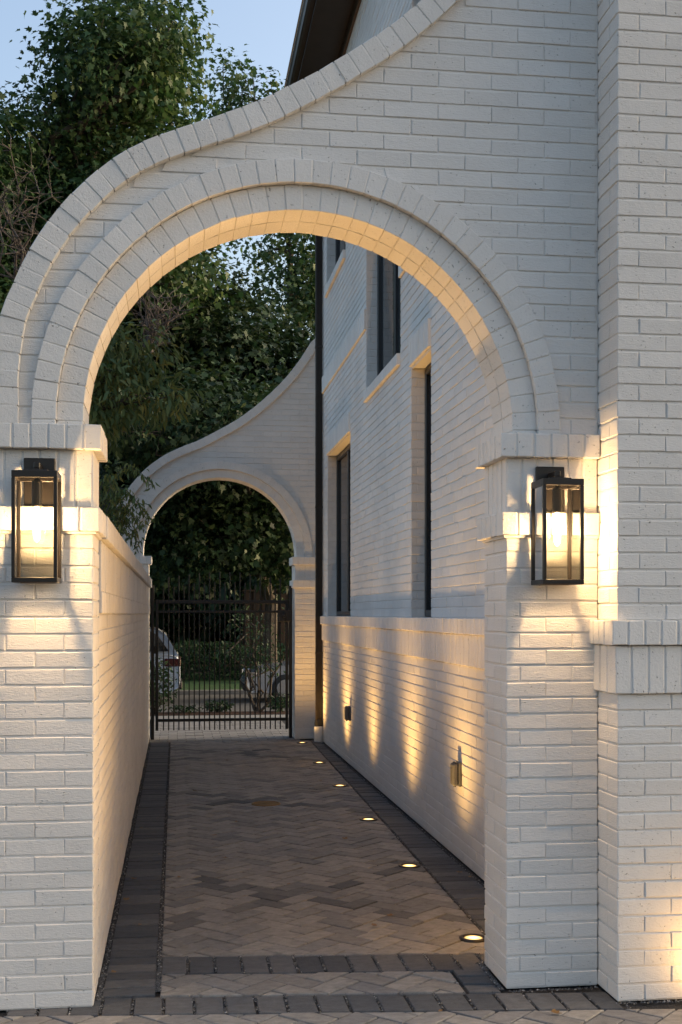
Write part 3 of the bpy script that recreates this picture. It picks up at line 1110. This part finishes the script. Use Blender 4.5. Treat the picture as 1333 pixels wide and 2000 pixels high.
# ------------------------------------------------------------------ in-ground lights along the house
def well():
    root = thing('well_light', (0, 0, 0), '', 'ground light', 'ground lights in a row along the house wall')
    m = MB()
    m.lathe([(.075, -.03), (.078, .002), (.074, .007), (.060, .008), (.055, .004), (.055, -.012)], (0, 0, 0), 28)
    m.build('housing', M_BRONZE, root, True)
    m = MB()
    m.lathe([(.0, .0), (.030, .0), (.050, -.002), (.050, -.006)], (0, 0, .0035), 28)
    m.build('lens', M_LENS, root, True)
    l = bpy.data.lights.new('well_beam', 'SPOT')
    l.energy = WELL_W; l.color = GOLD; l.spot_size = R(150); l.spot_blend = .4; l.shadow_soft_size = .03
    lamp_curve(l, 9.0)
    lo = bpy.data.objects.new('well_beam', l)
    COL.objects.link(lo); lo.location = (0, 0, .03); lo.parent = root
    d = Vector((.10, 0, 1)).normalized()
    lo.rotation_euler = d.to_track_quat('-Z', 'Y').to_euler()
    return root
wells = [(1.591, 6.393), (1.606, 8.282), (1.624, 10.203), (1.655, 12.246), (1.672, 14.175), (1.70, 16.40)]
wlab = ['round lit ground light beside the near archway pier, largest of the row', 'lit ground light level with the nearer grey outlet box',
        'lit ground light in the pavers, third of the row from the near pier', 'lit ground light in the pavers, third of the row from the gate',
        'lit ground light level with the farther grey outlet box', 'lit ground light at the foot of the far arch pier by the downspout']
w0 = well()
wcop = [w0] + [copy_tree(w0) for _ in wells[1:]]
for i, (x, y) in enumerate(wells):
    o = wcop[i]
    o.location = (x, y, .002)
    o['label'] = wlab[i]
    if i:           # no two lamps of the row are quite alike
        for ch in o.children:
            if ch.type == 'LIGHT':
                ch.data = ch.data.copy(); ch.data.energy *= (1, .94, 1.06, .86, 1.10, .95)[i]
                ch.rotation_euler.z += (0, .3, -.2, .25, -.15, .1)[i]
    if i == 0:      # the first one is turned towards the archway and lights its underside
        for ch in o.children:
            if ch.type == 'LIGHT':
                ch.rotation_euler = Vector((-.22, -.16, 1)).normalized().to_track_quat('-Z', 'Y').to_euler()
                ch.data = ch.data.copy(); ch.data.energy = WELL_W * 1.7; lamp_curve(ch.data, 2.5)
# a garden spotlight just past the edge of the photograph; its pool of light is in it
sp = thing('garden_spotlight', (2.50, 5.06, 0), 'small dark garden spotlight shining on the foot of the house wall', 'spotlight')
m = MB(); m.tube([(2.50, 5.02, 0), (2.50, 5.02, .05)], .010, 8); m.build('stake', M_BRONZE, sp)
m = MB(); m.tube([(2.50, 4.99, .05), (2.50, 5.02, .07), (2.50, 5.06, .10), (2.50, 5.065, .105)], [.02, .032, .036, .034], 14); m.build('lamp_head', M_BRONZE, sp)
l = bpy.data.lights.new('spot_beam', 'SPOT')
l.energy = 4.0; l.color = GOLD; l.spot_size = R(150); l.spot_blend = 1; l.shadow_soft_size = .03
lo = bpy.data.objects.new('spot_beam', l)
COL.objects.link(lo); lo.parent = sp; lo.location = (0, .015, .125)
lo.rotation_euler = Vector((-.25, 1, .5)).normalized().to_track_quat('-Z', 'Y').to_euler()

# ------------------------------------------------------------------ outlet boxes on the house wall
def outlet():
    root = thing('outlet_box', (0, 0, 0), '', 'outlet box', 'outlet boxes on the alley wall')
    m = MB(); m.cbox((-.022, -.052, -.085), (0, .052, .085), .008); m.build('base', M_GREYBOX, root)
    m = MB(); m.cbox((-.064, -.046, -.078), (-.0225, .046, .078), .018); m.cbox((-.068, -.006, -.05), (-.0635, .006, .045), .002); m.build('cover', M_GREYBOX, root)
    m = MB(); m.cbox((-.05, -.03, .0785), (-.03, .03, .088), .003); m.build('hinge', M_GREYBOX, root)
    m = MB(); m.tube([(-.045, -.02, -.086), (-.045, -.02, -.078)], .010, 8); m.build('latch', M_GREYBOX, root)
    return root
b0 = outlet(); b0.location = (HX, 8.42, .615); b0['label'] = 'grey weatherproof outlet box nearer the archway pier'
b1 = copy_tree(b0); b1.location = (HX, 13.9, .60); b1['label'] = 'grey weatherproof outlet box farther along the wall, towards the downspout'
# drain cover
dr = thing('drain_cover', (.824, 11.18, 0), 'round brass drain cover set in the herringbone pavers', 'drain cover')
m = MB(); m.lathe([(.135, -.02), (.135, .004), (.128, .008), (.115, .008), (.113, .004)], (.824, 11.18, 0), 32); m.build('rim', M_BRASS, dr)
m = MB(); m.lathe([(.112, -.01), (.112, .005), (.02, .0075), (.0, .0075)], (.824, 11.18, 0), 32)
m.build('lid', M_BRASS, dr)

# ------------------------------------------------------------------ leaves
MAPLE = np.array([(0, 0), (.14, -.05), (.44, .10), (.30, .28), (.46, .56), (.17, .55), (0, 1.0), (-.17, .55), (-.46, .56), (-.30, .28), (-.44, .10), (-.14, -.05)])
LANCE = np.array([(0, 0), (.13, .22), (.16, .45), (.09, .75), (0, 1.0), (-.09, .75), (-.16, .45), (-.13, .22)])
OVAL = np.array([(0, 0), (.25, .3), (.22, .65), (0, 1.0), (-.22, .65), (-.25, .3)])
def leaf_mesh(name, pos, size, shape, material, parent, droop=.4, fold=.3, out=None):
    n = len(pos); k = len(shape)
    tmpl = np.zeros((k, 3)); tmpl[:, :2] = shape
    tmpl[:, 2] = fold * np.abs(shape[:, 0]) - .35 * shape[:, 1] ** 2
    # axis (along the leaf) droops; normal random about up
    az = rng.uniform(0, 2 * PI, n)
    tilt = rng.normal(-droop, .45, n)
    ax = np.stack([np.cos(az) * np.cos(tilt), np.sin(az) * np.cos(tilt), np.sin(tilt)], 1)
    if out is not None:
        ax = ax + out * .9
        ax /= np.linalg.norm(ax, axis=1, keepdims=True)
    rnd = rng.normal(0, .45, (n, 3)); rnd[:, 2] += 1
    if out is not None: rnd += out * .5
    sd_ = np.cross(ax, rnd); sd_ /= np.linalg.norm(sd_, axis=1, keepdims=True) + 1e-9
    nm = np.cross(sd_, ax)
    sz = size * rng.uniform(.6, 1.25, n)
    V = (tmpl[None, :, 0, None] * sd_[:, None] + tmpl[None, :, 1, None] * ax[:, None] + tmpl[None, :, 2, None] * nm[:, None]) * sz[:, None, None] + pos[:, None]
    off = world_loc(parent)
    V = (V.reshape(-1, 3) - np.array(off)).astype(np.float32)
    me = bpy.data.meshes.new(name)
    me.vertices.add(n * k); me.vertices.foreach_set('co', V.ravel())
    me.loops.add(n * k); me.loops.foreach_set('vertex_index', np.arange(n * k, dtype=np.int32))
    me.polygons.add(n); me.polygons.foreach_set('loop_start', np.arange(0, n * k, k, dtype=np.int32))
    me.update(calc_edges=True)
    me.materials.append(material)
    o = bpy.data.objects.new(name, me)
    COL.objects.link(o)
    if parent: o.parent = parent
    return o
def cloud(blobs, n, per=9, spread=.35, shell=.55):
    """leaf positions: clusters over blobs (cx,cy,cz,rx,ry,rz); returns positions and outward directions"""
    vol = np.array([b[3] * b[4] * b[5] for b in blobs]) ** .75
    cnt = (vol / vol.sum() * n / per).astype(int) + 1
    P = []; O = []
    for b, c in zip(blobs, cnt):
        d = rng.normal(0, 1, (c, 3)); d /= np.linalg.norm(d, axis=1, keepdims=True)
        r = shell + (1 - shell) * rng.uniform(0, 1, (c, 1)) ** .6
        lump = 1 + .16 * np.sin(d[:, :1] * 5 + b[0]) * np.cos(d[:, 2:] * 6 + b[1])
        q = np.array(b[:3]) + d * r * lump * np.array(b[3:6])
        for _ in range(per):
            P.append(q + rng.normal(0, spread, q.shape) * np.array([1, 1, .7])); O.append(d)
    return np.concatenate(P), np.concatenate(O)
def limb(mb, p0, p1, r0, r1, wob=.15, n=6, seg=7):
    p0, p1 = Vector(p0), Vector(p1)
    L_ = (p1 - p0).length
    pts = []; rad = []
    for i in range(n + 1):
        t = i / n
        q = p0.lerp(p1, t)
        if 0 < i: q += Vector((random.gauss(0, 1), random.gauss(0, 1), random.gauss(0, .5))) * wob * L_ * .12
        pts.append(tuple(q)); rad.append(r0 + (r1 - r0) * t)
    mb.tube(pts, rad, seg)
    return pts
def tree(name, base, label, blobs, n, lsize, shape, material, trunk_r, top, group='trees around the alley', droop=.4, spread=.35, per=9, shell=.5, cat='tree'):
    root = thing(name, base, label, cat, group)
    m = MB()
    limb(m, base, top, trunk_r, trunk_r * .35, .25, 8, 10)
    b, t = Vector(base), Vector(top)
    for bl in blobs:
        f = min(.95, max(.25, (bl[2] - bl[5] * .6 - base[2]) / max(.5, top[2] - base[2])))
        s_ = b.lerp(t, f)
        pts = limb(m, s_, (bl[0], bl[1], bl[2]), trunk_r * .35, trunk_r * .08, .5, 6, 6)
        for _ in range(3):
            q = (bl[0] + random.uniform(-.7, .7) * bl[3], bl[1] + random.uniform(-.7, .7) * bl[4], bl[2] + random.uniform(-.7, .5) * bl[5])
            limb(m, pts[3], q, trunk_r * .12, trunk_r * .03, .5, 4, 5)
    m.build('trunk', M_BARK, root)
    P, O = cloud(blobs, n, per, spread, shell)
    leaf_mesh('crown', P, lsize, shape, material, root, droop, .3, O)
    return root

def blobfill(c, r, k, br):
    out = []
    for i in range(k):
        d = rng.normal(0, 1, 3); d /= np.linalg.norm(d)
        q = np.array(c) + d * np.array(r) * rng.uniform(.25, 1) ** .5
        s_ = br * rng.uniform(.7, 1.25)
        out.append((*q, s_ * 1.1, s_ * 1.1, s_ * .85))
    return out
# big plane tree whose crown fills the upper left
tree('plane_tree', (-4.6, 31, -.2), 'huge leafy plane tree rising above the arch against the sky',
     blobfill((-1.25, 30.5, 14.6), (1.35, 2.2, 2.7), 15, 1.15) + blobfill((-4.4, 30.5, 9.7), (3.0, 2.6, 3.2), 20, 1.5) + blobfill((-4.3, 30.6, 12.6), (1.9, 2.2, 2.2), 12, 1.15) + blobfill((-1.0, 30, 11.2), (1.6, 2.2, 1.8), 10, 1.1),
     74000, .165, MAPLE, M_LEAF, .34, (-3.4, 30.6, 12.5), spread=.33)
# plane tree seen through the arch
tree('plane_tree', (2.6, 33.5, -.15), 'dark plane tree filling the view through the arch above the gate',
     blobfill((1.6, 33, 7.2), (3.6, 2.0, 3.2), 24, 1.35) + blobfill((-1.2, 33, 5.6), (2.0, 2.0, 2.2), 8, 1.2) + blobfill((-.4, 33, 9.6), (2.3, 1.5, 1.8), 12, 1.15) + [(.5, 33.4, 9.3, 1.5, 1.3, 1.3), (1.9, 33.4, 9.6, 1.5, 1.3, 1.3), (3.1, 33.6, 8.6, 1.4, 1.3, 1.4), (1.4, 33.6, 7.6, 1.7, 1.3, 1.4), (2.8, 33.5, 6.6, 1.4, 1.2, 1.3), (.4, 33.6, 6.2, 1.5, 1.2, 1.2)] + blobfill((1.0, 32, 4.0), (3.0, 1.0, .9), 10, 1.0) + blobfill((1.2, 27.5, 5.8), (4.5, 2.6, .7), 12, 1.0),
     64000, .175, MAPLE, M_LEAFSHADED, .22, (2.0, 33.2, 8.5), spread=.34)
tree('maple_tree', (5.2, 38, -.1), 'small thin-leaved tree top showing between the big crown and the eave',
     blobfill((2.35, 37.5, 17.6), (1.1, .8, 1.7), 13, .5) + blobfill((4.0, 38, 13), (2.0, 2.0, 2.0), 12, 1.0), 7000, .17, MAPLE, M_LEAF, .2, (3.2, 37.8, 15.0), spread=.25)
# dark trees beyond the hedge
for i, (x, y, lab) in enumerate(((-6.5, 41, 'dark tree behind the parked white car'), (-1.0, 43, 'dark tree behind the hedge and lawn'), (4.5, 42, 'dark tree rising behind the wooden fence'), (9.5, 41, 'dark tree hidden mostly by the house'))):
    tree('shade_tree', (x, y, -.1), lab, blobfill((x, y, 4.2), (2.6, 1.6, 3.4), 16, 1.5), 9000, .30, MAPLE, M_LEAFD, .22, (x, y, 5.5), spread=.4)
fw_ = thing('far_trees', (0, 47, -.1), 'dark wall of foliage closing the view far beyond the gate', 'woods')
fw_['kind'] = 'stuff'
fp = rng.uniform((-15, 45.5, -.1), (18, 48.5, 7.5), (26000, 3)); fp[:, 2] *= .82 + .18 * np.sin(fp[:, 0] * .9)
leaf_mesh('foliage', fp, .42, MAPLE, M_LEAFD, fw_, .4)
# pale drooping tree behind the garden wall
tree('hickory_tree', (-1.9, 14.6, 0), 'small yellow-green tree with drooping leaves leaning over the garden wall',
     [(-1.0, 14.3, 4.75, .65, .5, .55), (-.48, 14.2, 4.75, .42, .4, .36), (-1.5, 14.4, 4.4, .8, .6, .7), (-.55, 14.1, 4.2, .45, .4, .30), (-.12, 14.0, 4.25, .28, .3, .17), (-1.2, 14.2, 4.0, .6, .5, .35)],
     4200, .125, LANCE, M_LEAFY, .075, (-1.2, 14.3, 4.3), droop=.95, spread=.13, per=11, shell=.4)
# dark shrubs behind the garden wall
tree('evergreen_shrub', (-1.35, 13.2, 0), 'dark shrub crowding behind the garden wall below the drooping tree',
     [(-1.35, 13.2, 2.9, .42, .6, .6), (-1.35, 13.8, 3.3, .42, .5, .5), (-1.5, 13.0, 2.4, .5, .6, .7)], 4200, .10, OVAL, M_LEAFD, .05, (-1.2, 13.3, 3.0), 'shrubs around the alley', spread=.14, cat='shrub')
# arching sprays that hang over the wall
sv = thing('trailing_vine', (-.95, 12.4, 1.2), 'leafy sprays arching over the top of the low garden wall', 'vine')
m = MB(); VP = []
for i in range(17):
    x0, y0 = -.98 + random.uniform(-.15, .15), 12.4 + random.uniform(-.5, .9)
    rch = random.uniform(.30, .76); hh = random.uniform(.35, 1.0); fall = random.uniform(.25, .85)
    ya_ = random.uniform(-.4, .3)
    pts = [(x0 - .05, y0, 1.5)]
    for k in range(15):
        t = k / 14
        pts.append((x0 + rch * t ** .9, y0 + ya_ * t, 2.3 + hh * (1 - (1 - min(1, t * 1.7)) ** 2) - fall * max(0, t - .5) ** 1.6 * 2.4))
    m.tube(pts, [.008] + [.006 - .0045 * k / 14 for k in range(15)], 5)
    for k in range(3, 16):
        for _ in range(10):
            a = np.array(pts[k]); b_ = np.array(pts[k - 1]); t = random.random()
            VP.append(a * t + b_ * (1 - t) + rng.normal(0, .028, 3))
m.build('stem', M_TWIG, sv)
leaf_mesh('foliage', np.array(VP), .07, LANCE, M_LEAFY, sv, .75, .3)
# dead brown twigs
def twigs(base, label, n, spread_, h):
    root = thing('dead_shoots', base, label, 'dead branches', 'dead brown branches')
    m = MB()
    for i in range(n):
        a = random.uniform(0, 6.28)
        e = (base[0] + math.cos(a) * spread_ * random.random(), base[1] + math.sin(a) * spread_ * .5, base[2] + h * random.uniform(.5, 1))
        pts = limb(m, base, e, .03, .008, .6, 6, 5)
        for k in range(1, 7):
            for _ in range(4):
                q = pts[k]
                limb(m, q, (q[0] + random.gauss(0, .22), q[1] + random.gauss(0, .2), q[2] + random.uniform(-.1, .45)), .010, .004, .6, 3, 4)
    m.build('twig', M_TWIG, root)
    return root
twigs((-3.05, 24.5, 8.0), 'tangle of dead brown branches at the left edge before the plane tree', 8, .65, 3.0)
twigs((-.45, 22.5, 6.5), 'small brown dead branch tangle seen inside the arch above the drooping tree', 8, .45, 1.3)
# hedge, myrtle and shrubs beyond the gate
hg = thing('hedge', (1.2, 35.2, -.15), 'clipped dark green hedge behind the lawn strip', 'hedge')
hp = rng.uniform((-4.5, 34.3, -.15), (9, 36.2, .92), (17000, 3)); hp[:, 2] += .06 * np.sin(hp[:, 0] * 2.1) + .04 * np.sin(hp[:, 0] * 5.3)
leaf_mesh('foliage', hp, .10, OVAL, M_LEAFH, hg, .1)
m = MB()
for i in range(26):
    x = -4.4 + i * .52; limb(m, (x, 35.2, -.2), (x + random.gauss(0, .1), 35.2, .8), .02, .006, .5, 3, 5)
m.build('stem', M_BARK, hg)
my = thing('crape_myrtle', (1.46, 21.9, 0), 'multi-stemmed small tree in the bed just beyond the gate', 'tree', 'trees around the alley')
m = MB(); mp = []
for i in range(7):
    a = i * .9
    e = (1.46 + math.cos(a) * random.uniform(.2, .55), 21.9 + math.sin(a) * .4, random.uniform(1.0, 2.0))
    pts = limb(m, (1.46 + .04 * math.cos(a), 21.9 + .04 * math.sin(a), -.02), e, .030, .008, .5, 7, 6)
    for k in range(4, 8):
        for _ in range(26):
            mp.append(np.array(pts[k]) + rng.normal(0, .11, 3))
m.build('trunk', M_BARK, my)
leaf_mesh('crown', np.array(mp), .07, OVAL, M_LEAFD, my, .3)
for (x, y, h, r, n, lab) in ((-.35, 21.5, 1.0, .42, 900, 'leafy shrub left in the bed just beyond the gate'), (.75, 21.7, .22, .30, 260, 'low dark plant in the middle of the bed beyond the gate'),
                             (1.85, 21.6, .35, .26, 240, 'low leafy plant in the bed by the gate post'), (.15, 21.6, .16, .3, 140, 'sparse low plant in the bed beside the leafy shrub')):
    s_ = thing('bed_shrub', (x, y, 0), lab, 'shrub', 'shrubs around the alley')
    m = MB()
    for i in range(8):
        limb(m, (x, y, 0), (x + random.gauss(0, r * .5), y + random.gauss(0, r * .5), h * random.uniform(.6, 1)), .010, .003, .5, 4, 5)
    m.build('stem', M_BARK, s_)
    p = rng.normal(0, 1, (n, 3)); p /= np.linalg.norm(p, axis=1, keepdims=True)
    p = p * rng.uniform(.4, 1, (n, 1)) * np.array([r, r, h * .5]) + np.array([x, y, h * .52])
    leaf_mesh('foliage', p, .075, OVAL, M_LEAFD, s_, .2)
# wooden fence
fe = thing('board_fence', (5.5, 36.8, -.1), 'tall dark brown board fence behind the silver car', 'fence')
m = MB()
x = 2.05; i = 0
while x < 11:
    m.cbox((x, 36.7 + (.03 if i % 2 else 0), -.15), (x + .15, 36.725 + (.03 if i % 2 else 0), 2.42), .004)
    x += .135; i += 1
m.build('board_panel', M_FENCE, fe)
m = MB(); m.cbox((2.0, 36.66, 2.43), (11, 36.80, 2.48), .005); m.build('cap_rail', M_FENCE, fe)
for x in (2.0, 4.4, 6.8, 9.2):
    m = MB(); m.cbox((x, 36.79, -.2), (x + .1, 36.89, 2.42), .005); m.build('post', M_FENCE, fe)

# ------------------------------------------------------------------ parked cars
def car(name, label, loc, face, body_prof, glass_prof, paint, wheels, rear_lamp=True):
    """profiles in (x, z), x forward from the rear; face = -1 drives towards -X"""
    root = thing(name, loc, label, 'car', 'cars parked on the street')
    W = .90
    X0, Y0, Z0 = loc
    tx = lambda x: X0 + face * x
    def loft(prof, ys):
        m = MB(); k = len(prof)
        cx_ = sum(p[0] for p in prof) / k; cz_ = sum(p[1] for p in prof) / k
        vs = []
        for y, s_, dz in ys:
            for x, z in prof:
                vs.append((tx(cx_ + (x - cx_) * s_), Y0 + y, Z0 + cz_ + (z - cz_) * (s_ if dz else 1)))
        fs = [tuple(range(k)), tuple(range((len(ys) - 1) * k, len(ys) * k))[::-1]]
        for j in range(len(ys) - 1):
            for i in range(k):
                fs.append((j * k + i, j * k + (i + 1) % k, (j + 1) * k + (i + 1) % k, (j + 1) * k + i))
        m.add(vs, fs); return m
    m = loft(body_prof, [(-W + .02, .955, True), (-W, .985, True), (-W + .06, 1, True), (W - .06, 1, True), (W, .985, True), (W - .02, .955, True)])
    m.build('body', paint, root, False)
    m = loft(glass_prof, [(-W + .20, .93, True), (-W + .13, 1, True), (W - .13, 1, True), (W - .20, .93, True)])
    cab = m.build('cabin', paint, root)
    # side windows, rear or front screen
    c = np.array(glass_prof); cc = c.mean(0)
    q = cc + (c - cc) * np.array([.86, .74])
    m = MB()
    for sy in (-1, 1):
        y = Y0 + sy * (W - .122)
        vs = [(tx(a), y, Z0 + b) for a, b in q] + [(tx(a), y - sy * .02, Z0 + b) for a, b in q]
        k = len(q)
        m.add(vs, [tuple(range(k)), tuple(range(k, 2 * k))[::-1]] + [(i, (i + 1) % k, k + (i + 1) % k, k + i) for i in range(k)])
    for (a, b) in ((glass_prof[0], glass_prof[1]), (glass_prof[-2], glass_prof[-1])):
        d = Vector((b[0] - a[0], b[1] - a[1])); nn = Vector((-d.y, d.x)).normalized()
        if (nn.x > 0) != ((a[0] + b[0]) / 2 > cc[0]): nn = -nn
        a2 = Vector(a) + d * .12 + nn * .006; b2 = Vector(a) + d * .9 + nn * .006
        m.add([(tx(a2.x), Y0 - W + .26, Z0 + a2.y), (tx(a2.x), Y0 + W - .26, Z0 + a2.y), (tx(b2.x), Y0 + W - .30, Z0 + b2.y), (tx(b2.x), Y0 - W + .30, Z0 + b2.y)], [(0, 1, 2, 3)])
    m.build('window', M_CARGLASS, cab)
    for wx in wheels:
        for sy in (-1, 1):
            m = MB()
            y = Y0 + sy * (W - .09)
            m.tube([(tx(wx), y - .11, Z0 + .33), (tx(wx), y - .09, Z0 + .33), (tx(wx), y + .09, Z0 + .33), (tx(wx), y + .11, Z0 + .33)], [.29, .33, .33, .29], 24)
            wo = m.build('wheel', M_TYRE, root, True)
            m = MB()
            m.tube([(tx(wx), y + sy * .105, Z0 + .33), (tx(wx), y + sy * .116, Z0 + .33), (tx(wx), y + sy * .118, Z0 + .33)], [.22, .21, .05], 12)
            m.build('rim', M_RIM, wo)
    L_ = max(p[0] for p in body_prof)
    for sy in (-1, 1):
        m = MB()
        ya_, yb_ = sorted((Y0 + sy * (W - .30), Y0 + sy * (W + .006)))
        xa, xb = sorted((tx(-.012), tx(.36)))
        m.cbox((xa, ya_, Z0 + .86), (xb, yb_, Z0 + 1.04), .02)
        m.build('tail_light', M_REDLENS, root)
        m = MB()
        xa, xb = sorted((tx(L_ - .30), tx(L_ - .03)))
        m.cbox((xa, ya_, Z0 + .60), (xb, yb_, Z0 + .74), .03)
        m.build('headlight', M_CHROME, root)
        m = MB()
        xa, xb = sorted((tx(L_ - 1.62), tx(L_ - 1.44)))
        ya_, yb_ = sorted((Y0 + sy * (W - .06), Y0 + sy * (W + .17)))
        m.cbox((xa, ya_, Z0 + .93), (xb, yb_, Z0 + 1.08), .035)
        m.build('mirror', M_BLACK, root)
    m = MB()
    xa, xb = sorted((tx(-.05), tx(.15))); m.cbox((xa, Y0 - W + .1, Z0 + .34), (xb, Y0 + W - .1, Z0 + .52), .03)
    m.build('bumper', M_BLACK, root)
    m = MB()
    xa, xb = sorted((tx(L_ - .12), tx(L_ + .03))); m.cbox((xa, Y0 - W + .1, Z0 + .28), (xb, Y0 + W - .1, Z0 + .44), .03)
    m.build('bumper', M_BLACK, root)
    return root
suv_body = [(.02, .38), (0, .55), (.0, .95), (.06, 1.08), (.2, 1.12), (3.2, 1.10), (4.35, .98), (4.62, .78), (4.66, .5), (4.6, .3), (.2, .26)]
suv_glass = [(.04, 1.10), (.34, 1.60), (.55, 1.73), (2.3, 1.76), (2.75, 1.66), (3.45, 1.09)]
car('parked_car', 'white parked car whose tail end shows through the left of the gate', (.10, 28.6, -.30), -1, suv_body, suv_glass, M_CARWHITE, (.88, 3.7))
sed_body = [(.02, .36), (0, .55), (.04, .88), (.35, .95), (3.3, .94), (4.3, .80), (4.62, .64), (4.68, .45), (4.6, .24), (.2, .22)]
sed_glass = [(.55, .94), (1.1, 1.32), (1.5, 1.42), (2.5, 1.43), (2.85, 1.34), (3.55, .92)]
car('parked_car', 'silver parked car with its bonnet showing through the right of the gate', (1.56 + 4.68, 28.8, -.30), -1, sed_body, sed_glass, M_CARSILVER, (.85, 3.72))

# ------------------------------------------------------------------ fallen leaves
spots = [(620, 1710, 'dry leaf'), (522, 1568, ''), (636, 1622, ''), (703, 1690, ''), (808, 1828, '')]
leafspots = [(-.30, 6.0), (-.27, 8.1), (-.12, 8.9), (-.30, 7.5), (.02, 8.1), (.35, 8.7), (.72, 7.8), (1.22, 6.9), (1.1, 6.7), (1.9, 8.0), (1.93, 7.85), (.5, 10.2),
             (.9, 13.2), (1.3, 9.3), (-.28, 10.0), (.2, 12.0), (1.75, 10.5), (.6, 14.5), (1.15, 5.22), (1.65, 5.12), (.3, 9.6), (1.5, 12.6), (-.2, 6.9)]
for i, (x, y) in enumerate(leafspots):
    m = MB()
    a = random.uniform(0, 6.28); s_ = random.uniform(.03, .06)
    sh = MAPLE if i % 2 else OVAL
    k = len(sh)
    top = []
    for u, v in sh:
        v -= .5
        X = x + s_ * (u * math.cos(a) - v * math.sin(a)); Y = y + s_ * (u * math.sin(a) + v * math.cos(a))
        top.append((X, Y, .008 + s_ * (.35 * abs(u) + .5 * v * v)))
    m.add([*top, *[(p[0], p[1], p[2] - .001) for p in top]], [tuple(range(k)), tuple(range(k, 2 * k))[::-1]])
    o = m.build('fallen_leaf', M_DRY)
    tag(o, 'small dry brown leaf fallen on the pavers', 'leaf', 'dry leaves scattered on the pavers')
